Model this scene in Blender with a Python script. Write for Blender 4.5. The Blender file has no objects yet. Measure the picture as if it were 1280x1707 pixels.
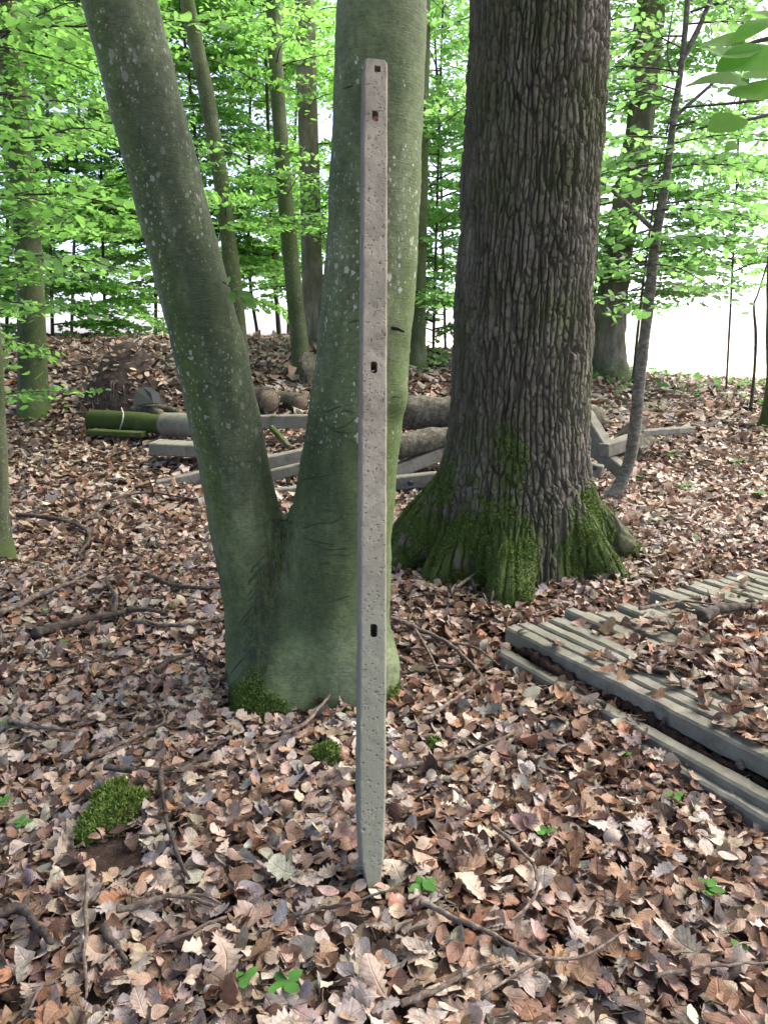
import bpy, math, random
import numpy as np
from mathutils import Vector, Matrix
from mathutils.bvhtree import BVHTree

# ------------------------------------------------------------------ camera, sky, sun, exposure
scene = bpy.context.scene
CAM = np.array([0.0, 0.0, 1.42]); PITCH = math.radians(12.7); FPX = 1300.0
cam_data = bpy.data.cameras.new("camera")
cam = bpy.data.objects.new("camera", cam_data)
scene.collection.objects.link(cam)
cam.location = CAM
cam.rotation_euler = (math.pi / 2 - PITCH, 0, 0)
cam_data.sensor_fit = 'VERTICAL'; cam_data.sensor_height = 36.0
cam_data.lens = 36.0 * FPX / 1707.0
cam_data.clip_start = 0.05; cam_data.clip_end = 2000
scene.camera = cam

SUN_EL, SUN_AZ = math.radians(56), math.radians(62)      # high, hazy, in front of the camera to the right
world = bpy.data.worlds.new("World"); scene.world = world; world.use_nodes = True
wn = world.node_tree.nodes; wl = world.node_tree.links
sky = wn.new('ShaderNodeTexSky'); sky.sky_type = 'NISHITA'; sky.sun_disc = False
sky.sun_elevation = SUN_EL; sky.sun_rotation = SUN_AZ
sky.air_density = 0.24; sky.dust_density = 3.5; sky.ozone_density = 0.0; sky.altitude = 200
wl.new(sky.outputs[0], wn['Background'].inputs[0]); wn['Background'].inputs[1].default_value = 0.15

sun_d = bpy.data.lights.new("sun", 'SUN'); sun_d.energy = 1.2; sun_d.angle = math.radians(70); sun_d.color = (1, .95, .87)
sun = bpy.data.objects.new("sun", sun_d); scene.collection.objects.link(sun)
sdir = Vector((math.sin(SUN_AZ) * math.cos(SUN_EL), math.cos(SUN_AZ) * math.cos(SUN_EL), math.sin(SUN_EL)))
sun.rotation_euler = sdir.to_track_quat('Z', 'Y').to_euler()
sun.location = (0, 0, 30)

scene.view_settings.view_transform = 'Standard'; scene.view_settings.look = 'None'
scene.view_settings.exposure = 2.78; scene.view_settings.gamma = 1.0
scene.render.engine = 'CYCLES'
scene.cycles.use_denoising = True
scene.cycles.max_bounces = 7; scene.cycles.diffuse_bounces = 4; scene.cycles.glossy_bounces = 2
scene.cycles.transmission_bounces = 4; scene.cycles.transparent_max_bounces = 4

# ------------------------------------------------------------------ numpy helpers
rng = np.random.default_rng(11)
random.seed(5)
sP, cP = math.sin(PITCH), math.cos(PITCH)

def ray(px, py):
    v = (853.5 - py) / FPX
    return np.array([(px - 640) / FPX, cP + v * sP, -sP + v * cP])
def P(px, py, Y):
    d = ray(px, py); return CAM + d * (Y / d[1])
def PZ(px, py, z):
    d = ray(px, py); return CAM + d * ((z - CAM[2]) / d[2])
def pxm(Y, py=700):            # metres for one photo pixel at depth Y
    return Y / ray(640, py)[1] / FPX

def sstep(a, b, x):
    t = np.clip((x - a) / (b - a), 0, 1); return t * t * (3 - 2 * t)

def _hash(ix, iy, iz, seed):
    h = (ix.astype(np.int64) * 374761393 + iy.astype(np.int64) * 668265263 + iz.astype(np.int64) * 2147483647 + seed * 974711) & 0xffffffff
    h = ((h ^ (h >> 13)) * 1274126177) & 0xffffffff
    h = (h ^ (h >> 16)) & 0xffffffff
    return h.astype(np.float64) / 4294967295.0

def vnoise(p, scale=1.0, seed=0):
    q = np.asarray(p, float) * scale
    i = np.floor(q).astype(np.int64); f = q - i; f = f * f * (3 - 2 * f)
    r = 0
    for dx in (0, 1):
        wx = f[..., 0] if dx else 1 - f[..., 0]
        for dy in (0, 1):
            wy = f[..., 1] if dy else 1 - f[..., 1]
            for dz in (0, 1):
                wz = f[..., 2] if dz else 1 - f[..., 2]
                r = r + wx * wy * wz * _hash(i[..., 0] + dx, i[..., 1] + dy, i[..., 2] + dz, seed)
    return r * 2 - 1
def fbm(p, scale=1.0, seed=0, octv=4):
    a, s, r = 1.0, scale, 0
    for k in range(octv):
        r = r + a * vnoise(p, s, seed + k); a *= .5; s *= 2.03
    return r

def gz(x, y):                                   # height of the forest floor
    x = np.asarray(x, float); y = np.asarray(y, float)
    u = x / np.maximum(y, 1.0)
    crest = np.interp(u, [-0.6, -.12, .06, .2, .42, .7], [1.42, 1.36, 1.12, .92, .50, .42])
    h = crest * sstep(6.3, 15.0, y)
    h = h - (crest + 1.1) * sstep(16.0, 27.0, y)
    p = np.stack([x, y, np.zeros_like(x)], -1)
    near = 1 - sstep(18, 26, y)
    return h + near * (.05 * vnoise(p, .7, 3) + .022 * vnoise(p, 2.3, 4) + .01 * vnoise(p, 6., 5))
def GH(px, py, up=0.0):                         # photo pixel -> point on the forest floor
    d = ray(px, py); t = np.arange(.8, 60, .01)
    q = CAM + d * t[:, None]
    k = np.argmax(q[:, 2] < gz(q[:, 0], q[:, 1]) + up)
    return q[k] if k else q[-1]

# ------------------------------------------------------------------ scene helpers
COL = scene.collection
def tag(o, label=None, cat=None, group=None, kind=None):
    if label: o["label"] = label
    if cat: o["category"] = cat
    if group: o["group"] = group
    if kind: o["kind"] = kind
    return o
def empty(name, loc, label=None, cat=None, group=None):
    o = bpy.data.objects.new(name, None); COL.objects.link(o); o.location = [float(c) for c in loc]
    o.empty_display_size = .1
    return tag(o, label, cat, group)
def root_off(o):
    off = np.zeros(3)
    while o is not None:
        off += np.array(o.location); o = o.parent
    return off
def mesh_data(name, V, F, mat, smooth=True, attrs=None):
    me = bpy.data.meshes.new(name)
    V = np.asarray(V, np.float32)
    Fs = F if isinstance(F, list) else [F]
    Fs = [np.asarray(f, np.int32) for f in Fs if len(f)]
    me.vertices.add(len(V)); me.vertices.foreach_set("co", V.ravel())
    loops = np.concatenate([f.ravel() for f in Fs])
    tot = np.concatenate([np.full(len(f), f.shape[1], np.int32) for f in Fs])
    start = np.concatenate([[0], np.cumsum(tot)[:-1]]).astype(np.int32)
    me.loops.add(len(loops)); me.loops.foreach_set("vertex_index", loops)
    me.polygons.add(len(tot)); me.polygons.foreach_set("loop_start", start)
    me.polygons.foreach_set("use_smooth", np.full(len(tot), smooth, bool))
    for k, a in (attrs or {}).items():
        a = np.asarray(a, np.float32)
        if a.ndim == 2:
            at = me.attributes.new(k, 'FLOAT_COLOR', 'POINT')
            at.data.foreach_set("color", np.concatenate([a, np.ones((len(a), 1), np.float32)], 1).ravel())
        else:
            at = me.attributes.new(k, 'FLOAT', 'POINT'); at.data.foreach_set("value", a)
    me.materials.append(mat)
    me.update(calc_edges=True); me.validate(verbose=False)
    return me
def mk(name, V, F, mat, parent=None, origin=None, smooth=True, attrs=None):
    off = root_off(parent) if parent is not None else (np.zeros(3) if origin is None else np.asarray(origin, float))
    o = bpy.data.objects.new(name, mesh_data(name, np.asarray(V) - off, F, mat, smooth, attrs))
    COL.objects.link(o)
    if parent is not None: o.parent = parent
    else: o.location = off
    return o
def merge(parts):
    Vs, Fs, n = [], {}, 0
    for V, F in parts:
        for f in (F if isinstance(F, list) else [F]):
            f = np.asarray(f)
            if len(f): Fs.setdefault(f.shape[1], []).append(f + n)
        Vs.append(V); n += len(V)
    return np.concatenate(Vs), [np.concatenate(v) for v in Fs.values()]

def smooth_path(pts, n):                        # Catmull-Rom through rows (any columns)
    p = np.asarray(pts, float)
    if len(p) < 3:
        t = np.linspace(0, 1, n)[:, None]; return p[0] * (1 - t) + p[-1] * t
    q = np.vstack([2 * p[0] - p[1], p, 2 * p[-1] - p[-2]])
    t = np.linspace(0, len(p) - 1 - 1e-6, n); i = t.astype(int); f = (t - i)[:, None]
    a, b, c, d = q[i], q[i + 1], q[i + 2], q[i + 3]
    return .5 * (2 * b + (c - a) * f + (2 * a - 5 * b + 4 * c - d) * f ** 2 + (3 * b - a - 3 * c + d) * f ** 3)
def tube(pts, rad, segs=10, rough=0.0, seed=0, cap=True, nscale=8.0):
    pts = np.asarray(pts, float); n = len(pts); rad = np.broadcast_to(np.asarray(rad, float), (n,))
    T = np.gradient(pts, axis=0); T /= np.linalg.norm(T, axis=1)[:, None] + 1e-9
    ref = np.array([1., 0, 0]) if abs(T[:, 0]).mean() < .75 else np.array([0, 1., 0])
    A = np.cross(T, ref); A /= np.linalg.norm(A, axis=1)[:, None] + 1e-9
    B = np.cross(T, A)
    th = np.linspace(0, 2 * math.pi, segs, endpoint=False)
    D = A[:, None] * np.cos(th)[None, :, None] + B[:, None] * np.sin(th)[None, :, None]
    r = rad[:, None] * np.ones(segs)
    if rough:
        r = r * (1 + rough * fbm(pts[:, None] + D * rad[:, None, None], nscale, seed, 3))
    V = (pts[:, None] + D * r[..., None]).reshape(-1, 3)
    i = np.arange(n - 1)[:, None] * segs; j = np.arange(segs)[None]; k = (j + 1) % segs
    F = np.stack([i + j, i + k, i + segs + k, i + segs + j], -1).reshape(-1, 4)
    if not cap: return V, [F]
    V = np.vstack([V, pts[0], pts[-1]]); c0, c1 = n * segs, n * segs + 1
    jj = np.arange(segs); kk = (jj + 1) % segs
    T3 = np.vstack([np.stack([kk, jj, np.full(segs, c0)], 1), np.stack([(n - 1) * segs + jj, (n - 1) * segs + kk, np.full(segs, c1)], 1)])
    return V, [F, T3]
def norm(a): a = np.asarray(a, float); return a / (np.linalg.norm(a, axis=-1, keepdims=True) + 1e-12)

def beam(a, b, w, h, roll=0.0, bev=.006, seed=0, upv=(0, 0, 1)):
    """a squared post between two points with chipped, rounded long edges"""
    a = np.asarray(a, float); b = np.asarray(b, float); L = np.linalg.norm(b - a); z = (b - a) / L
    x = norm(np.cross(z, upv)); y = np.cross(x, z)
    x, y = x * math.cos(roll) + y * math.sin(roll), -x * math.sin(roll) + y * math.cos(roll)
    prof = []
    for sx, sy in ((1, 1), (-1, 1), (-1, -1), (1, -1)):
        c = [(sx * (w / 2 - bev), sy * h / 2), (sx * w / 2, sy * (h / 2 - bev))]
        prof += c if sx * sy < 0 else c[::-1]
    prof = np.array(prof)
    n = max(int(L / .03), 3); s = np.concatenate([[0, bev], np.linspace(.05, L - .05, n), [L - bev, L]])
    sc = np.ones(len(s)); 
    V = []
    for k, q in enumerate(s):
        f = prof.copy()
        if k in (0, len(s) - 1): f = f * (1 - 2 * bev / max(w, h))
        V.append(a + z * q + f[:, :1] * x + f[:, 1:] * y)
    V = np.array(V); V = V + .0026 * np.stack([fbm(V, 19, seed + 3 * c, 4) for c in range(3)], -1)
    ns = len(s); V = V.reshape(-1, 3)
    i = np.arange(ns - 1)[:, None] * 8; j = np.arange(8)[None]; k = (j + 1) % 8
    F = np.stack([i + k, i + j, i + 8 + j, i + 8 + k], -1).reshape(-1, 4)
    caps = np.array([np.arange(8), (ns - 1) * 8 + np.arange(8)[::-1]])
    return V, [F, caps]

# ------------------------------------------------------------------ materials
class NT:
    def __init__(s, name):
        s.m = bpy.data.materials.new(name); s.m.use_nodes = True
        s.t = s.m.node_tree; s.n = s.t.nodes; s.l = s.t.links; s.b = s.n['Principled BSDF']
        s.tc = None
    def node(s, ty, **kw):
        o = s.n.new(ty)
        for k, v in kw.items(): setattr(o, k, v)
        return o
    def coord(s, scale=(1, 1, 1), kind='Object'):
        if s.tc is None: s.tc = s.node('ShaderNodeTexCoord')
        mp = s.node('ShaderNodeMapping'); mp.inputs['Scale'].default_value = scale
        s.l.new(s.tc.outputs[kind], mp.inputs[0]); return mp.outputs[0]
    def noise(s, vec, scale, detail=4, rough=.55, out=0):
        o = s.node('ShaderNodeTexNoise'); o.inputs['Scale'].default_value = scale
        o.inputs['Detail'].default_value = detail; o.inputs['Roughness'].default_value = rough
        s.l.new(vec, o.inputs['Vector']); return o.outputs[out]
    def voro(s, vec, scale, out='Distance', rnd=1.0):
        o = s.node('ShaderNodeTexVoronoi'); o.inputs['Scale'].default_value = scale; o.inputs['Randomness'].default_value = rnd
        s.l.new(vec, o.inputs['Vector']); return o.outputs[out]
    def ramp(s, fac, stops):
        o = s.node('ShaderNodeValToRGB'); e = o.color_ramp.elements
        while len(e) < len(stops): e.new(.5)
        for q, (p, c) in zip(e, stops):
            q.position = p; q.color = (*c, 1) if len(c) == 3 else c
        s.l.new(fac, o.inputs[0]); return o.outputs[0]
    def step(s, fac, a, b):
        o = s.node('ShaderNodeMapRange'); o.inputs[1].default_value = a; o.inputs[2].default_value = b
        o.interpolation_type = 'SMOOTHSTEP'; s.l.new(fac, o.inputs[0]); return o.outputs[0]
    def mix(s, fac, a, b, mode='MIX'):
        o = s.node('ShaderNodeMix', data_type='RGBA', blend_type=mode)
        for v, i in ((fac, 0), (a, 6), (b, 7)):
            if isinstance(v, bpy.types.NodeSocket): s.l.new(v, o.inputs[i])
            elif i == 0: o.inputs[0].default_value = v
            else: o.inputs[i].default_value = (*v, 1)
        return o.outputs[2]
    def math(s, op, a, b=0.0):
        o = s.node('ShaderNodeMath', operation=op)
        for v, i in ((a, 0), (b, 1)):
            if isinstance(v, bpy.types.NodeSocket): s.l.new(v, o.inputs[i])
            else: o.inputs[i].default_value = v
        return o.outputs[0]
    def attr(s, name, out='Fac'):
        o = s.node('ShaderNodeAttribute', attribute_name=name); return o.outputs[out]
    def bump(s, h, strength, dist, prev=None):
        o = s.node('ShaderNodeBump'); o.inputs['Strength'].default_value = strength; o.inputs['Distance'].default_value = dist
        s.l.new(h, o.inputs['Height'])
        if prev is not None: s.l.new(prev, o.inputs['Normal'])
        return o.outputs[0]
    def fin(s, col=None, rough=.8, nrm=None, spec=.3):
        if col is not None:
            if isinstance(col, bpy.types.NodeSocket): s.l.new(col, s.b.inputs['Base Color'])
            else: s.b.inputs['Base Color'].default_value = (*col, 1)
        if isinstance(rough, bpy.types.NodeSocket): s.l.new(rough, s.b.inputs['Roughness'])
        else: s.b.inputs['Roughness'].default_value = rough
        s.b.inputs['Specular IOR Level'].default_value = spec
        if nrm is not None: s.l.new(nrm, s.b.inputs['Normal'])
        return s.m

def mat_leaf(name, base, trans, wt=.5, veins=False):
    t = NT(name)
    rv = t.node('ShaderNodeNewGeometry').outputs['Random Per Island']
    c1 = t.mix(rv, tuple(.72 * v for v in base), tuple(1.3 * v for v in base))
    c2 = t.mix(rv, tuple(.75 * v for v in trans), tuple(1.2 * v for v in trans))
    nr = None
    if veins:
        sx = t.node('ShaderNodeSeparateXYZ'); t.l.new(t.attr('luv', 'Vector'), sx.inputs[0]); av = t.math('ABSOLUTE', sx.outputs[1])
        vn = t.math('POWER', t.math('ABSOLUTE', t.math('SINE', t.math('MULTIPLY', t.math('SUBTRACT', sx.outputs[0], t.math('MULTIPLY', av, .8)), 30.0))), .35)
        hv = t.math('MULTIPLY', t.step(av, .003, .022), vn)
        c1 = t.mix(t.math('MULTIPLY', t.math('SUBTRACT', 1.0, hv), .2), c1, tuple(1.6 * v for v in base)); c2 = t.mix(t.math('MULTIPLY', t.math('SUBTRACT', 1.0, hv), .22), c2, tuple(.5 * v for v in trans))
        bl = t.noise(t.coord(), 45, 4, .6); c2 = t.mix(.5, c2, t.ramp(bl, [(.3, (.7, .75, .6)), (.7, (1.15, 1.1, 1.1))]), 'MULTIPLY')
        nr = t.bump(hv, .2, .002)
    t.fin(c1, .6 if veins else .45, nr, .12 if veins else .35)
    tr = t.node('ShaderNodeBsdfTranslucent'); t.l.new(c2, tr.inputs[0])
    mx = t.node('ShaderNodeMixShader'); mx.inputs[0].default_value = wt
    t.l.new(t.b.outputs[0], mx.inputs[1]); t.l.new(tr.outputs[0], mx.inputs[2])
    t.l.new(mx.outputs[0], t.n['Material Output'].inputs[0])
    return t.m

def mat_litter():
    t = NT('leaf_litter'); v = t.coord()
    c = t.attr('col', 'Color')
    n = t.noise(v, 60, 4); c = t.mix(.7, c, t.ramp(n, [(.3, (.55, .5, .48)), (.7, (1.3, 1.27, 1.22))]), 'MULTIPLY')
    n2 = t.noise(v, 220, 2)
    sx = t.node('ShaderNodeSeparateXYZ'); t.l.new(t.attr('luv', 'Vector'), sx.inputs[0])
    av = t.math('ABSOLUTE', sx.outputs[1])
    ph = t.math('SUBTRACT', sx.outputs[0], t.math('MULTIPLY', av, .75))
    vein = t.math('POWER', t.math('ABSOLUTE', t.math('SINE', t.math('MULTIPLY', ph, 26.0))), .5)
    rib = t.step(av, .004, .030)
    hv = t.math('MULTIPLY', rib, t.math('ADD', .6, t.math('MULTIPLY', vein, .4)))
    c = t.mix(1.0, c, t.ramp(hv, [(.0, (1.25, 1.2, 1.12)), (.55, (.80, .77, .75)), (1, (1.0, 1.0, 1.0))]), 'MULTIPLY')
    spot = t.step(t.noise(v, 28, 5, .7), .52, .70)
    c = t.mix(t.math('MULTIPLY', spot, .55), c, t.mix(.5, c, (.05, .03, .022)))
    t.fin(c, .6, t.bump(n2, .4, .002, t.bump(hv, .5, .003)), .28)
    r = t.node('ShaderNodeMapRange'); r.inputs[3].default_value = .38; r.inputs[4].default_value = .75
    t.l.new(t.noise(v, 9, 2), r.inputs[0]); t.l.new(r.outputs[0], t.b.inputs['Roughness'])
    tr = t.node('ShaderNodeBsdfTranslucent'); t.l.new(c, tr.inputs[0])
    mx = t.node('ShaderNodeMixShader'); mx.inputs[0].default_value = .12
    t.l.new(t.b.outputs[0], mx.inputs[1]); t.l.new(tr.outputs[0], mx.inputs[2])
    t.l.new(mx.outputs[0], t.n['Material Output'].inputs[0])
    return t.m

def mat_soil():
    t = NT('forest_soil'); v = t.coord()
    n = t.noise(v, 3, 6); c = t.ramp(n, [(.3, (.03, .021, .016)), (.55, (.07, .05, .038)), (.75, (.14, .105, .08))])
    n2 = t.noise(v, 45, 6, .7)
    c = t.mix(.6, c, t.ramp(n2, [(.35, (.4, .35, .33)), (.7, (1.7, 1.5, 1.4))]), 'MULTIPLY')
    return t.fin(c, .9, t.bump(n2, .9, .03), .2)
def mat_field():
    t = NT('dry_grass_field'); v = t.coord()
    n = t.noise(v, .3, 6); c = t.ramp(n, [(.3, (.46, .45, .30)), (.7, (.60, .57, .42))])
    return t.fin(c, .9, t.bump(t.noise(v, 6, 6), .6, .1), .1)

def mat_beech(name='beech_bark', tone=(.84, .90, .82)):
    t = NT(name); v = t.coord(); vs = t.coord((1, 1, 6.0)); vl = t.coord((1, 1, .55))
    S = lambda c: tuple(a * b for a, b in zip(c, tone))
    n1 = t.noise(vl, 2.6, 5, .6)
    c = t.ramp(n1, [(.28, S((.042, .060, .024))), (.45, S((.082, .107, .046))), (.58, S((.136, .160, .084))), (.78, S((.215, .228, .15)))])
    c = t.mix(.7, c, t.ramp(t.noise(t.coord((1, 1, .35)), 13, 6, .7), [(.3, (.55, .57, .50)), (.5, (1, 1, 1)), (.72, (1.5, 1.45, 1.35))]), 'MULTIPLY')
    nm = t.noise(t.coord((1, 1, .5)), 16, 6, .7)
    jit = lambda a, k: t.math('ADD', t.attr(a), t.math('MULTIPLY', t.math('SUBTRACT', nm, .5), k))
    c = t.mix(t.math('MULTIPLY', t.step(jit('algae', 1.3), .10, 1.05), .9), c, S((.070, .105, .022)))
    c = t.mix(t.math('MULTIPLY', t.step(jit('dark', 1.5), .05, .95), .9), c, S((.036, .050, .024)))
    ns = t.noise(vs, 34, 5, .65)
    c = t.mix(.75, c, t.ramp(t.noise(v, 48, 6, .75), [(.32, (.55, .57, .50)), (.5, (1, 1, 1)), (.70, (1.45, 1.42, 1.35))]), 'MULTIPLY')
    c = t.mix(.5, c, t.ramp(ns, [(.3, (.5, .5, .48)), (.7, (1.5, 1.5, 1.45))]), 'MULTIPLY')
    # lichen spots
    wv = t.node('ShaderNodeVectorMath', operation='ADD'); t.l.new(t.coord((1, 1, .72)), wv.inputs[0])
    sc = t.node('ShaderNodeVectorMath', operation='SCALE'); t.l.new(t.noise(v, 60, 2, .5, 1), sc.inputs[0]); sc.inputs['Scale'].default_value = .012
    t.l.new(sc.outputs[0], wv.inputs[1])
    for scl, lim, keep in ((26, .30, .62), (50, .34, .46), (88, .36, .42)):
        d = t.voro(wv.outputs[0], scl); rc = t.voro(wv.outputs[0], scl, 'Color')
        sep = t.node('ShaderNodeSeparateColor'); t.l.new(rc, sep.inputs[0])
        size = t.math('MULTIPLY', t.step(sep.outputs[0], keep - .25, 1.25), lim * 1.5)
        dens = t.step(t.noise(v, 3.1, 4), .30, .60)
        inside = t.math('MULTIPLY', t.step(t.math('SUBTRACT', t.math('MULTIPLY', size, dens), d), 0.0, .05), t.attr('lichen'))
        c = t.mix(t.math('MULTIPLY', inside, t.math('MULTIPLY', sep.outputs[1], .95)), c, (.40, .41, .345))
    ms = t.step(t.math('ADD', t.attr('moss'), t.math('MULTIPLY', t.math('SUBTRACT', t.noise(v, 26, 5, .7), .5), .9)), .42, .62)
    c = t.mix(ms, c, t.mix(t.noise(v, 70, 3), (.03, .05, .010), (.085, .135, .024)))
    b = t.bump(ns, .55, .005); b = t.bump(t.noise(v, 120, 4, .7), .25, .002, b)
    b = t.bump(t.noise(v, 11, 4), .25, .02, b)
    mp = t.node('ShaderNodeMapping'); mp.inputs['Rotation'].default_value = (0, math.radians(28), 0); mp.inputs['Scale'].default_value = (1, 1, .22)
    t.l.new(t.tc.outputs['Object'], mp.inputs[0])
    rg = t.noise(mp.outputs[0], 42, 4, .6)
    sm = t.attr('seam'); b = t.bump(t.math('MULTIPLY', rg, sm), 1.0, .05, b)
    c = t.mix(t.math('MULTIPLY', t.step(rg, .56, .40), t.math('MULTIPLY', sm, .7)), c, (.035, .036, .022))
    return t.fin(c, .72, b, .3)
def mat_oak(name='oak_bark', gain=1.0):
    t = NT(name); v = t.coord(); vz = t.coord((1, 1, .25))
    g = lambda c: tuple(gain * a for a in c)
    c = t.ramp(t.noise(vz, 9, 5, .65), [(.28, g((.066, .061, .046))), (.5, g((.138, .126, .096))), (.75, g((.26, .242, .19)))])
    c = t.mix(t.math('MULTIPLY', t.step(t.noise(v, 2.2, 6, .65), .42, .66), .75), c, (.085, .100, .042))
    c = t.mix(.6, c, t.ramp(t.noise(v, 80, 4, .7), [(.3, (.6, .6, .6)), (.7, (1.4, 1.38, 1.35))]), 'MULTIPLY')
    ms = t.step(t.math('ADD', t.attr('moss'), t.math('MULTIPLY', t.math('SUBTRACT', t.noise(v, 16, 7, .75), .5), 1.9)), .30, .75)
    c = t.mix(ms, c, t.mix(t.noise(v, 60, 3), (.032, .050, .012), (.085, .125, .026)))
    b = t.bump(t.noise(vz, 60, 8, .8), 1.0, .016); b = t.bump(t.noise(v, 130, 4, .7), .6, .004, b)
    return t.fin(c, .85, b, .25)
def mat_concrete(name, base, moss=0.0, dirt=.5, low=None):
    t = NT(name); v = t.coord()
    c = t.ramp(t.noise(v, 5, 6, .6), [(.3, tuple(.72 * a for a in base)), (.55, base), (.75, tuple(1.22 * a for a in base))])
    c = t.mix(.6, c, t.ramp(t.noise(v, 130, 4, .75), [(.3, (.80, .80, .80)), (.7, (1.18, 1.18, 1.18))]), 'MULTIPLY')
    c = t.mix(.8, c, t.ramp(t.noise(v, 17, 6, .72), [(.28, (.52, .52, .48)), (.5, (1, 1, 1)), (.74, (1.28, 1.27, 1.22))]), 'MULTIPLY')
    c = t.mix(t.math('MULTIPLY', t.step(t.noise(v, 33, 5, .75), .60, .70), .6), c, (.05, .048, .038))
    gr = t.step(t.noise(v, 2.2, 5), .50, .72)
    c = t.mix(t.math('MULTIPLY', gr, dirt), c, (.13, .135, .095))
    if low:
        sz = t.node('ShaderNodeSeparateXYZ'); t.l.new(v, sz.inputs[0])
        c = t.mix(t.math('MULTIPLY', t.step(t.math('ADD', sz.outputs[2], t.math('MULTIPLY', t.math('SUBTRACT', t.noise(v, 6, 5), .5), .5)), 1.15, .45), .8), c, low)
    if moss:
        ms = t.step(t.noise(v, 3.2, 6, .7), .62 - .3 * moss, .78 - .3 * moss)
        c = t.mix(ms, c, t.mix(t.noise(v, 60, 4, .7), (.022, .034, .009), (.07, .10, .022)))
    pit = t.voro(v, 95); b = t.bump(t.step(pit, .08, .3), .25, .002)
    b = t.bump(t.noise(v, 240, 4, .7), .3, .0015, b)
    return t.fin(c, .9, b, .2)
def mat_simple(name, stops, scale=20, rough=.85, bump=.5, dist=.004, aniso=(1, 1, 1), spec=.25):
    t = NT(name); v = t.coord(aniso)
    c = t.ramp(t.noise(v, scale, 5, .65), [(.3 + .4 * k / max(len(stops) - 1, 1), s) for k, s in enumerate(stops)])
    return t.fin(c, rough, t.bump(t.noise(v, scale * 4, 4, .7), bump, dist), spec)
def mat_moss():
    t = NT('moss'); rv = t.node('ShaderNodeNewGeometry').outputs['Random Per Island']; v = t.coord()
    c = t.ramp(rv, [(0, (.040, .070, .013)), (.5, (.10, .165, .030)), (1, (.19, .27, .06))])
    c = t.mix(t.step(t.noise(v, 9, 3), .4, .7), c, t.mix(.5, c, (.10, .10, .03)))
    return t.fin(c, .8, None, .15)

M = dict(
    soil=mat_soil(), litter=mat_litter(), field=mat_field(), beech=mat_beech(), beech_far=mat_beech('beech_bark_far', (.7, .7, .68)),
    oak=mat_oak(), oak_far=mat_oak('oak_bark_far', 1.15), moss=mat_moss(),
    conc=mat_concrete('weathered_concrete', (.258, .23, .175), 0, .5, (.185, .195, .14)), conc_stack=mat_concrete('stacked_concrete', (.185, .18, .145), .05, .8),
    conc_pile=mat_concrete('old_concrete', (.18, .175, .145), .15, .8), conc_moss=mat_concrete('mossy_concrete', (.13, .12, .09), .95, .8),
    twig=mat_simple('twig_bark', [(.055, .040, .028), (.125, .098, .075), (.27, .235, .19)], 45, bump=.9, dist=.006),
    twig_dark=mat_simple('wet_twig_bark', [(.022, .017, .012), (.06, .047, .036), (.125, .105, .085)], 45, bump=.9, dist=.006),
    branch=mat_simple('branch_bark', [(.028, .026, .020), (.055, .05, .04), (.09, .085, .07)], 24),
    sapling=mat_simple('sapling_bark', [(.055, .052, .040), (.12, .115, .092), (.25, .24, .20)], 22, bump=.7, dist=.005, aniso=(1, 1, 1.6)),
    wood_end=mat_simple('cut_wood', [(.05, .038, .026), (.11, .088, .062), (.19, .16, .12)], 30),
    log=mat_simple('log_bark', [(.045, .042, .026), (.12, .11, .078), (.25, .235, .185)], 22, bump=1, dist=.03),
    root=mat_simple('root_soil', [(.03, .022, .018), (.075, .055, .046), (.14, .11, .095)], 14, bump=1, dist=.03),
    tarp_slot_dark=mat_simple('black_plastic_slot_dark', [(.008, .009, .011), (.016, .017, .02)], 8, .45, .3, .01, spec=.5),
    rot=mat_simple('rotten_wood', [(.008, .005, .004), (.022, .011, .008), (.06, .028, .018)], 30, bump=1, dist=.01),
    wire=mat_simple('zinc_wire', [(.3, .3, .3), (.45, .45, .44)], 30, .5),
    snail=mat_simple('snail_shell', [(.16, .06, .03), (.3, .14, .08)], 60, .35, .1, .001),
    leafA=mat_leaf('beech_leaf', (.084, .208, .047), (.275, .57, .118), .58),
    leafB=mat_leaf('beech_leaf_cool', (.084, .20, .055), (.28, .56, .145), .58),
    leafC=mat_leaf('shade_canopy_leaf', (.06, .13, .03), (.12, .24, .05), .4),
    leafN=mat_leaf('near_leaf', (.08, .20, .035), (.27, .60, .10), .55, True),
    herb=mat_leaf('seedling_leaf', (.07, .19, .04), (.14, .36, .06), .35, True),
)

# ------------------------------------------------------------------ ground and field
gx = np.concatenate([-np.geomspace(60, 5, 24), np.linspace(-4.8, 4.8, 97), np.geomspace(5, 60, 24)])
gy = np.concatenate([np.linspace(-14, .5, 16), np.linspace(.6, 8, 112), np.geomspace(8.1, 34, 90)])
GX, GY = np.meshgrid(gx, gy, indexing='ij')
V = np.stack([GX, GY, gz(GX, GY)], -1).reshape(-1, 3)
nx, ny = GX.shape; ii = np.arange(nx - 1)[:, None] * ny + np.arange(ny - 1)[None]
floor = mk('forest_floor', V, np.stack([ii, ii + ny, ii + ny + 1, ii + 1], -1).reshape(-1, 4), M['soil'])
tag(floor, 'forest floor of dark soil under dead leaves', kind='structure')
fx = np.linspace(-900, 900, 61); fy = np.concatenate([[-700, -300, -100, -30, 0, 15], np.geomspace(24, 1500, 40)])
FX, FY = np.meshgrid(fx, fy, indexing='ij')
FZ = -1.25 - .15 * sstep(20, 60, FY) + .0 * FX
V = np.stack([FX, FY, FZ], -1).reshape(-1, 3); nx, ny = FX.shape
ii = np.arange(nx - 1)[:, None] * ny + np.arange(ny - 1)[None]
field = mk('field', V, np.stack([ii, ii + ny, ii + ny + 1, ii + 1], -1).reshape(-1, 4), M['field'])
tag(field, 'bright open field beyond the edge of the wood', kind='structure')

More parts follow.
